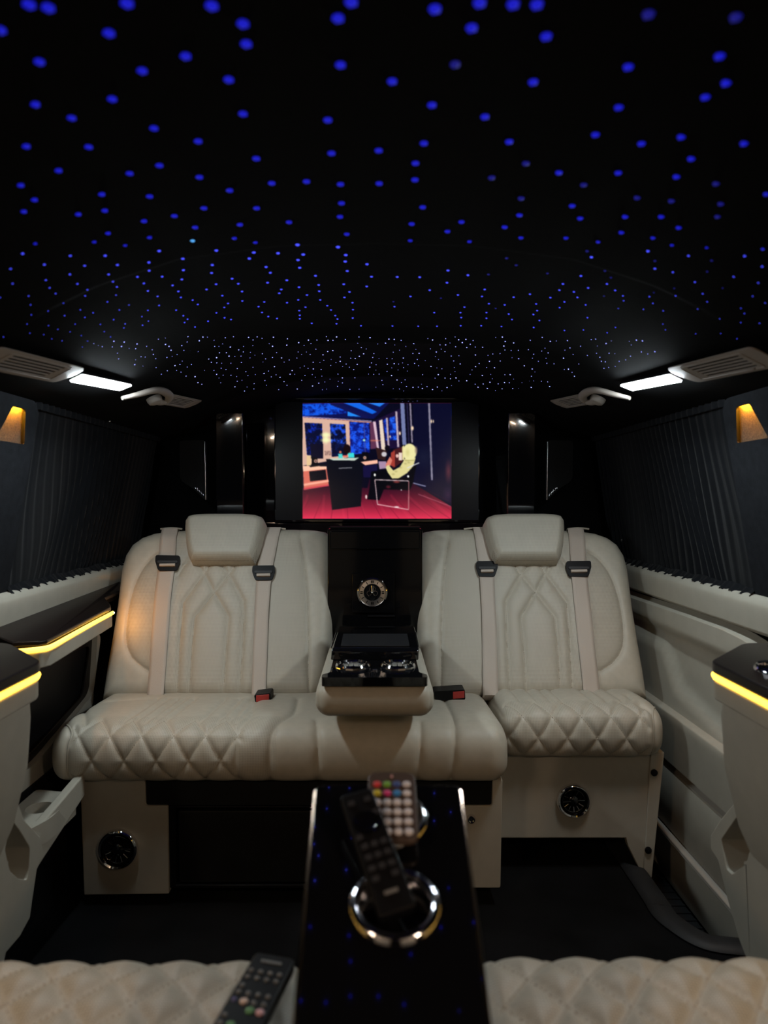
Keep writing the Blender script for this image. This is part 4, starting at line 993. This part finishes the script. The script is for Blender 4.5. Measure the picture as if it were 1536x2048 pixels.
for sx, nm in ((-1, 'left'), (1, 'right')):
    air_vent(sx, 1.07, 1.345, .032, 'large beige slatted ceiling vent at the ' + nm + ' edge, before the lamp', 5, 0)
    air_vent(sx, 1.79, 2.03, .026, 'small beige slatted ceiling vent behind the ' + nm + ' curved grip', 5, 1)
    # curved grip between lamp and small vent
    c, d, a, n = rail_frame(sx, 1.70)
    t = thing('ceiling_grip', 'beige curved ceiling grip next to the ' + nm + ' small vent', 'hook', c, 'curved ceiling grips')
    g = lambda u, v, h: c + d * u + a * v + n * h
    pa = smoothline([g(-.115, .022, .012), g(-.085, .0, .012), g(-.045, -.026, .010), g(.0, -.032, .010), g(.065, -.022, .012), g(.095, -.004, .013), g(.085, .010, .013), g(.06, .014, .010)], 6)
    rr = np.interp(np.linspace(0, 1, len(pa)), [0, .2, .5, .8, 1], [.006, .009, .011, .011, .010])
    obj('arm', MB().tube(pa, rr, 12, flat=.75, up=n), 'vent_beige', t)
    obj('mount', MB().lathe([(.019, 0), (.019, .008), (.016, .015), (.010, .018), (.0005, .019)], g(.058, .014, 0), n, 28), 'vent_beige', t)

# ================================================================== star lights
near2 = [(115,15),(192,28),(507,10),(847,20),(1405,5),(1352,70),(972,92),(985,173),(435,130),(0,118),(742,222),(157,245),(568,281),(915,316),(1362,257),(448,394),(140,416),(286,470),(972,453),(1311,478),(615,511),(104,584),(354,586),(792,563),(1025,632),(1326,611),(1515,600),(637,660),(233,681),(518,692),(797,707),(82,740),(1087,731),(1226,724),(1362,735),(1517,732),(918,760),(137,798),(406,776),(598,784),(1366,811),(94,845),(418,841),(312,856),(815,831),(1026,831),(697,862),(575,883),(959,897),(1156,887),(1360,865),(780,908),(431,932),(1387,935),(140,974),(376,967),(597,949),(937,952),(1021,969),(500,981)]
near2r = [(204,33),(383,8),(517,14),(612,15),(351,109),(649,143),(1342,223),(977,266),(33,323),(597,326),(1368,331),(1285,387),(192,418),(939,428),(404,465),(160,571),(501,565),(846,537),(1030,573),(1189,547),(1440,573),(1229,634),(126,651),(124,717),(700,689),(937,690),(1170,706),(1530,775),(155,827),(753,822),(542,859),(785,872),(965,866),(1109,866),(111,894),(310,886),(254,924),(483,907),(1179,910),(105,961),(342,965),(548,950),(728,951),(857,967),(950,929),(1076,951),(1152,980),(1291,990),(1515,995)]
dimr = [(1058,55),(1407,67),(285,255),(568,652),(431,709),(799,738),(1328,734),(549,792),(1013,790),(1150,803),(1347,815),(1334,866)]
mid = [(90,114),(280,122),(420,122),(636,103),(865,101),(1015,109),(997,133),(1112,112),(1190,78),(1213,117),(1192,139),(1199,170),(1352,87),(1383,119),(1381,145),(1389,183),(1468,156),(1486,206),(42,175),(50,234),(177,158),(338,162),(469,159),(595,149),(596,182),(731,134),(733,180),(727,217),(849,159),(846,191),(864,236),(279,197),(183,220),(198,251),(222,274),(309,235),(349,259),(340,283),(434,197),(451,226),(467,247),(463,279),(549,207),(575,233),(591,263),(630,285),(636,321),(648,206),(690,241),(713,265),(723,289),(826,257),(889,282),(912,313),(897,329),(865,351),(928,214),(953,234),(968,265),(969,303),(1064,167),(1081,190),(1070,230),(1125,257),(1117,272),(1147,220),(1196,248),(1228,279),(1193,299),(1148,310),(1057,307),(1034,326),(1048,349),(1073,365),(1262,202),(1275,239),(1277,264),(1281,299),(1309,322),(1324,339),(1341,361),(1350,375),(1375,236),(1398,267),(1378,289),(1410,310),(1412,338),(1411,371),(1444,402),(1467,245),(0,290),(114,284),(122,319),(125,359),(108,396),(119,432),(253,312),(192,344),(258,362),(321,339),(372,351),(339,369),(429,307),(477,339),(515,319),(454,378),(500,395),(495,411),(591,341),(567,365),(593,383),(570,400),(704,340),(733,362),(750,376),(738,389),(780,407),(791,317),(770,300),(832,384),(924,377),(898,370),(1108,373),(1197,342),(1199,360),(1199,374),(1222,328),(1247,392),(1346,394),(300,396),(194,402),(231,417),(280,427),(175,438),(207,455),(248,463),(325,442),(350,464),(401,397),(417,426),(442,447),(329,488),(14,448)]
midr = [(830,128),(1056,104),(1084,174),(1156,188),(1219,122),(1443,124),(1515,96),(1513,166),(1399,207),(788,203),(892,235),(256,181),(336,200),(53,207),(143,208),(252,230),(403,257),(392,285),(420,314),(183,260),(106,285),(296,279),(322,328),(306,350),(309,369),(42,326),(201,350),(519,288),(584,276),(483,319),(499,355),(512,377),(609,315),(613,342),(598,357),(622,381),(666,290),(702,260),(716,235),(722,307),(703,330),(760,267),(774,289),(807,319),(817,251),(814,370),(925,261),(956,283),(959,302),(938,333),(1062,286),(1076,313),(1038,337),(1117,343),(1167,283),(1244,228),(1275,275),(1293,307),(1255,336),(1475,285),(1497,231),(1525,312),(1428,333),(1442,354),(1427,390),(1343,375),(1347,434),(1412,455),(1247,435),(1126,419),(1116,396),(926,409),(893,430),(798,419),(722,421),(599,409),(410,350),(410,372),(470,405),(389,402),(307,402),(212,404),(137,404),(34,403)]
middim = [(813,104),(1084,143),(1311,142),(1293,186),(491,132),(529,160),(654,193),(884,183),(908,210),(418,197),(447,333),(228,292),(38,306),(880,284),(1080,270),(1161,253),(1355,252),(1502,393)]
stars = [(x / 2, y / 2, 'star_near') for x, y in near2] + [(768 + x / 2, y / 2, 'star_near') for x, y in near2r] + [(768 + x / 2, y / 2, 'star_dim') for x, y in dimr]
stars += [(385, 481, 'star_cyan')] + [(x / 2, 450 + y / 2, 'star_mid') for x, y in mid] + [(768 + x / 2, 450 + y / 2, 'star_mid') for x, y in midr] + [(768 + x / 2, 450 + y / 2, 'star_dim') for x, y in middim]
bm = bmesh.new(); bmesh.ops.create_icosphere(bm, subdivisions=1, radius=1.0)
ICO_V = [np.array(v.co) for v in bm.verts]; ICO_F = [tuple(v.index for v in f.verts) for f in bm.faces]; bm.free()
smesh = {}
for k in ('star_near', 'star_dim', 'star_mid', 'star_cyan'):
    me = bpy.data.meshes.new('star'); me.from_pydata([tuple(v) for v in ICO_V], [], ICO_F); me.materials.append(MAT[k]); smesh[k] = me
def star_r(py, Y):              # bead radius
    tot = np.interp(py, [0, 100, 240, 460, 500, 550, 600, 650, 700], [40, 33, 26, 17, 11, 8.5, 6.5, 5, 4])
    blur = .007 * FPX * abs(1 / Y - .5); return float(max(.4 * tot, tot - .75 * blur) / 2 * Y / FPX)
stars.sort(key=lambda q: q[1]); extra = MB(); ncount = 0
for (x, y, k) in stars:
    p = ceil_pt(x, y); r_ = star_r(y, p[1])
    if ncount < 298:
        o = bpy.data.objects.new('star', smesh[k]); COL.objects.link(o); o.parent = ceiling
        o.location = tuple(p - WL[ceiling.name]); o.scale = (r_, r_, r_ * .7); ncount += 1
    else: extra.add([p + v * r_ for v in ICO_V], ICO_F)
rng = random.Random(11); far = MB()
reg = [(165, 690), (300, 742), (410, 773), (480, 782), (1030, 782), (1100, 773), (1210, 742), (1345, 690), (1250, 673), (260, 673)]
def inside(x, y):
    c_ = False
    for k in range(len(reg)):
        (xa, ya), (xb, yb) = reg[k], reg[k - 1]
        if (ya > y) != (yb > y) and x < (xb - xa) * (y - ya) / (yb - ya) + xa: c_ = not c_
    return c_
pts = []
for _ in range(9000):
    x, y = rng.uniform(165, 1345), rng.uniform(672, 783)
    if not inside(x, y) or rng.random() > .35 + .65 * math.exp(-((x - 750) / 420) ** 2): continue
    if any((x - a) ** 2 + (y - b) ** 2 < 64 for a, b in pts): continue
    pts.append((x, y))
    if len(pts) >= 400: break
for (x, y) in pts:
    p = ceil_pt(x, y); r_ = rng.choice((.55, .75, .9, 1.25)) * p[1] / FPX
    far.add([p + v * r_ for v in ICO_V], ICO_F)
over = MB()                      # the star pattern goes on over the front of the cabin
for _ in range(70):
    x, Y = rng.uniform(-.5, .5), rng.uniform(-.6, .50); p = V(x, Y, ceil_z(x, Y)); over.add([p + v * .0048 for v in ICO_V], ICO_F)
obj('star_field', over, 'star_near', ceiling, kind='stuff')
if extra.v: obj('star_field', extra, 'star_mid', ceiling, kind='stuff')
obj('star_field', far, 'star_far', ceiling, kind='stuff')

# ================================================================== sloping centre console in the foreground
con = thing('centre_console', 'glossy black sloping console with chrome cup rings between the foreground seats', 'console', V(.0125, .5, -.93))
MS = .27; CTH = math.atan(MS); cdir = np.array([0, math.cos(CTH), math.sin(CTH)]); cnor = np.array([0, -math.sin(CTH), math.cos(CTH)]); CO = V(.0125, .60, -.343)
cp = lambda x, u, h=0: CO + np.array([x, 0, 0]) + cdir * u + cnor * h
def con_uv(px, py, h=0):         # pixel -> (x, u) on the console plane
    o = CO + cnor * h; r = P(px, py, 1.0) - V(0, 0, 0); k = np.dot(o - V(0, 0, 0), cnor) / np.dot(r, cnor); q = V(0, 0, 0) + r * k - o
    return (q[0], float(np.dot(q, cdir)))
uf = con_uv(771, 1571)[1]
rings = [(con_uv(790, 1812)[0], 0.0, .0385), (con_uv(777, 1638)[0], con_uv(777, 1638)[1], .0385)]
outl = rounded([(-.064, -.36), (.064, -.36), (.0672, -.10), (.0755, uf), (-.0755, uf), (-.0695, -.10)], [0, 0, 0, .008, .008, 0], 5)
outl = [tuple(p) for p in outl]
hl = [[(rx + .031 * math.cos(a), ru + .031 * math.sin(a)) for a in np.linspace(0, 2 * math.pi, 41)[:-1]] for rx, ru, _ in rings]
obj('top', holed(MB(), outl, hl, lambda x, u: cp(x, u), -cnor * .022), 'gloss_black', con, bevel=.002)
for sg in (-1, 1):
    pth = [cp(sg * .064, -.36, -.003), cp(-.0695 if sg < 0 else .0672, -.10, -.003), cp(sg * .0755, uf - .006, -.003)]
    obj('edge_trim', MB().tube(resample(pth, .02), .0026, 8), 'chrome_dark', con)
for rx, ru, rr in rings:
    c0 = cp(rx, ru)
    obj('cup_ring', MB().lathe([(.0298, -.012), (.0298, .000), (.0304, .0030), (.0322, .0052), (.0347, .0060), (.0372, .0052), (.0390, .0030), (.0397, 0)], c0, cnor, 48), 'chrome_ring', con)
    obj('cup_well', MB().lathe([(.031, -.004), (.030, -.060), (.0005, -.061)], c0, cnor, 40), 'gloss_black', con)
    obj('well_band', MB().lathe([(.0306, -.013), (.0296, -.0145), (.0296, -.0175), (.0306, -.019)], c0, cnor, 40), 'chrome_soft', con)  # plain chrome band inside the cup well, gives no light
obj('body', MB().prism([cp(-.055, -.36, -.02), cp(-.055, uf - .05, -.02), V(-.0425, .66, -.93), V(-.0425, .20, -.93)], (.11, 0, 0)), 'gloss_black', con, bevel=.004)

# ---- remotes
def remote_frame(c, u, n):
    u = nrm(u); n = nrm(np.array(n) - u * np.dot(n, u)); s = np.cross(u, n); return c, u, s, n   # centre, along, side, up
def rblock(fr, w_, l_, th, r_=.006):
    c, u, s, n = fr; return MB().prism([c + s * x + u * y for x, y in rrect(-w_ / 2, -l_ / 2, w_ / 2, l_ / 2, r_)], n * th)
def rbtn(fr, x, y, th, kind, w_, h_, mt, parent, name='button'):
    c, u, s, n = fr; q = c + s * x + u * y + n * th
    if kind == 'o': m = MB().lathe([(w_, 0), (w_, .0012), (w_ * .7, .0020), (.0002, .0022)], q, n, 14)
    else: m = MB().prism([q + s * a + u * b for a, b in rrect(-w_, -h_, w_, h_, min(w_, h_) * .6, 3)], n * .0014)
    return obj(name, m, mt, parent)
# card remote on the far ring
pb = cp(*con_uv(786, 1692, .009), .009); pt = cp(*con_uv(783, 1553, .014), .014)
fr = remote_frame((pb + pt) / 2, pt - pb, cnor); Lr = np.linalg.norm(pt - pb)
rem1 = thing('remote_control', 'small brown card remote with rows of coloured round buttons on the centre console', 'remote control', pb)
WR = .0485
obj('body', rblock(fr, WR, Lr, .006, .011), 'remote_brown', rem1, bevel=.0015)
cols = [['btn_red', 'btn_green', 'btn_blue', 'btn_white'], ['btn_yellow', 'btn_pink', 'btn_sky', 'btn_white']] + [['btn_white'] * 4] * 4
sd = np.sign(fr[2][0])
for j, row in enumerate(cols):
    for i, mt in enumerate(row):
        rbtn(fr, sd * (-.0150 + .0100 * i), Lr / 2 - .0195 - .0128 * j, .006, 'o', .0040, 0, mt, rem1)
rbtn(fr, 0, Lr / 2 - .008, .006, 'o', .0012, 0, 'btn_rose', rem1, 'sensor')
# slim black remote leaning into the near cup
pb = cp(*con_uv(797, 1838, -.004), -.004); pt = cp(*con_uv(713, 1598, .022), .022)
fr = remote_frame((pb + pt) / 2, pt - pb, cnor + np.array([-.12, 0, 0])); Lr = np.linalg.norm(pt - pb)
rem2 = thing('remote_control', 'slim black remote leaning into the near chrome cup ring', 'remote control', pb)
obj('body', rblock(fr, .0325, Lr, .011, .004), 'remote_black', rem2, bevel=.002)
sd = np.sign(fr[2][0])
c, u, s, n = fr
obj('dial', MB().lathe([(.0125, 0), (.0125, .0016), (.009, .0022), (.0075, .0012), (.0002, .0012)], c + u * (Lr * .20) + n * .011, n, 28), 'gloss_black', rem2)
for (x, y) in ((-.008, .40), (.008, .40), (.011, .27), (-.011, .10), (-.009, .02), (.0, .02), (.009, .02), (-.009, -.07), (.0, -.07), (.009, -.07), (-.009, -.16), (0, -.16), (.009, -.16), (-.009, -.24), (.009, -.24)):
    rbtn(fr, sd * x, y * Lr, .011, 'r', .0032, .0026, 'btn_dark', rem2)
rbtn(fr, sd * .0, -.36 * Lr, .011, 'r', .006, .0014, 'btn_grey', rem2, 'logo')
# long black remote on the left seat
zt_ = -.476
def seatpt(px, py): Y = -zt_ * FPX / (py - PY0); return P(px, py, Y)
a_, b_ = seatpt(551, 1909), seatpt(473, 2048); uu = nrm(a_ - b_); cR_ = a_ - uu * .09
fr = remote_frame(cR_ - np.array([0, 0, .014]), uu, (0.03, 0, 1))
rem3 = thing('remote_control', 'long black remote with many small buttons lying on the left foreground seat', 'remote control', cR_ - np.array([0, 0, .014]))
Lr = .18; WR = .0445
obj('body', rblock(fr, WR, Lr, .014, .007), 'remote_black', rem3, bevel=.003)
sd = np.sign(fr[2][0])
for k in range(7): rbtn(fr, sd * (-.0095 + .0032 * k), Lr / 2 - .014, .014, 'r', .0012, .0018, 'btn_grey', rem3, 'logo_mark')
rows = [(.030, ['btn_grey'] * 4), (.040, ['btn_grey'] * 4), (.053, ['btn_grey', None, None, None]), (.062, ['btn_grey', 'btn_grey', 'btn_grey', 'btn_grey']), (.073, ['btn_violet', 'btn_peach', 'btn_grey', 'btn_grey']), (.083, [None, None, 'btn_leaf', 'btn_rose']), (.094, ['btn_grey', None, None, None]), (.104, ['btn_grey', 'btn_leaf', None, 'btn_grey']), (.114, ['btn_grey', None, 'btn_grey', None])]
for dy, rw in rows:
    for i, mt in enumerate(rw):
        if mt is None: continue
        big = mt in ('btn_peach', 'btn_rose', 'btn_leaf')
        rbtn(fr, sd * (-.0150 + .0100 * i), Lr / 2 - dy, .014, 'o', .0040 if big else .0024, 0, mt, rem3)
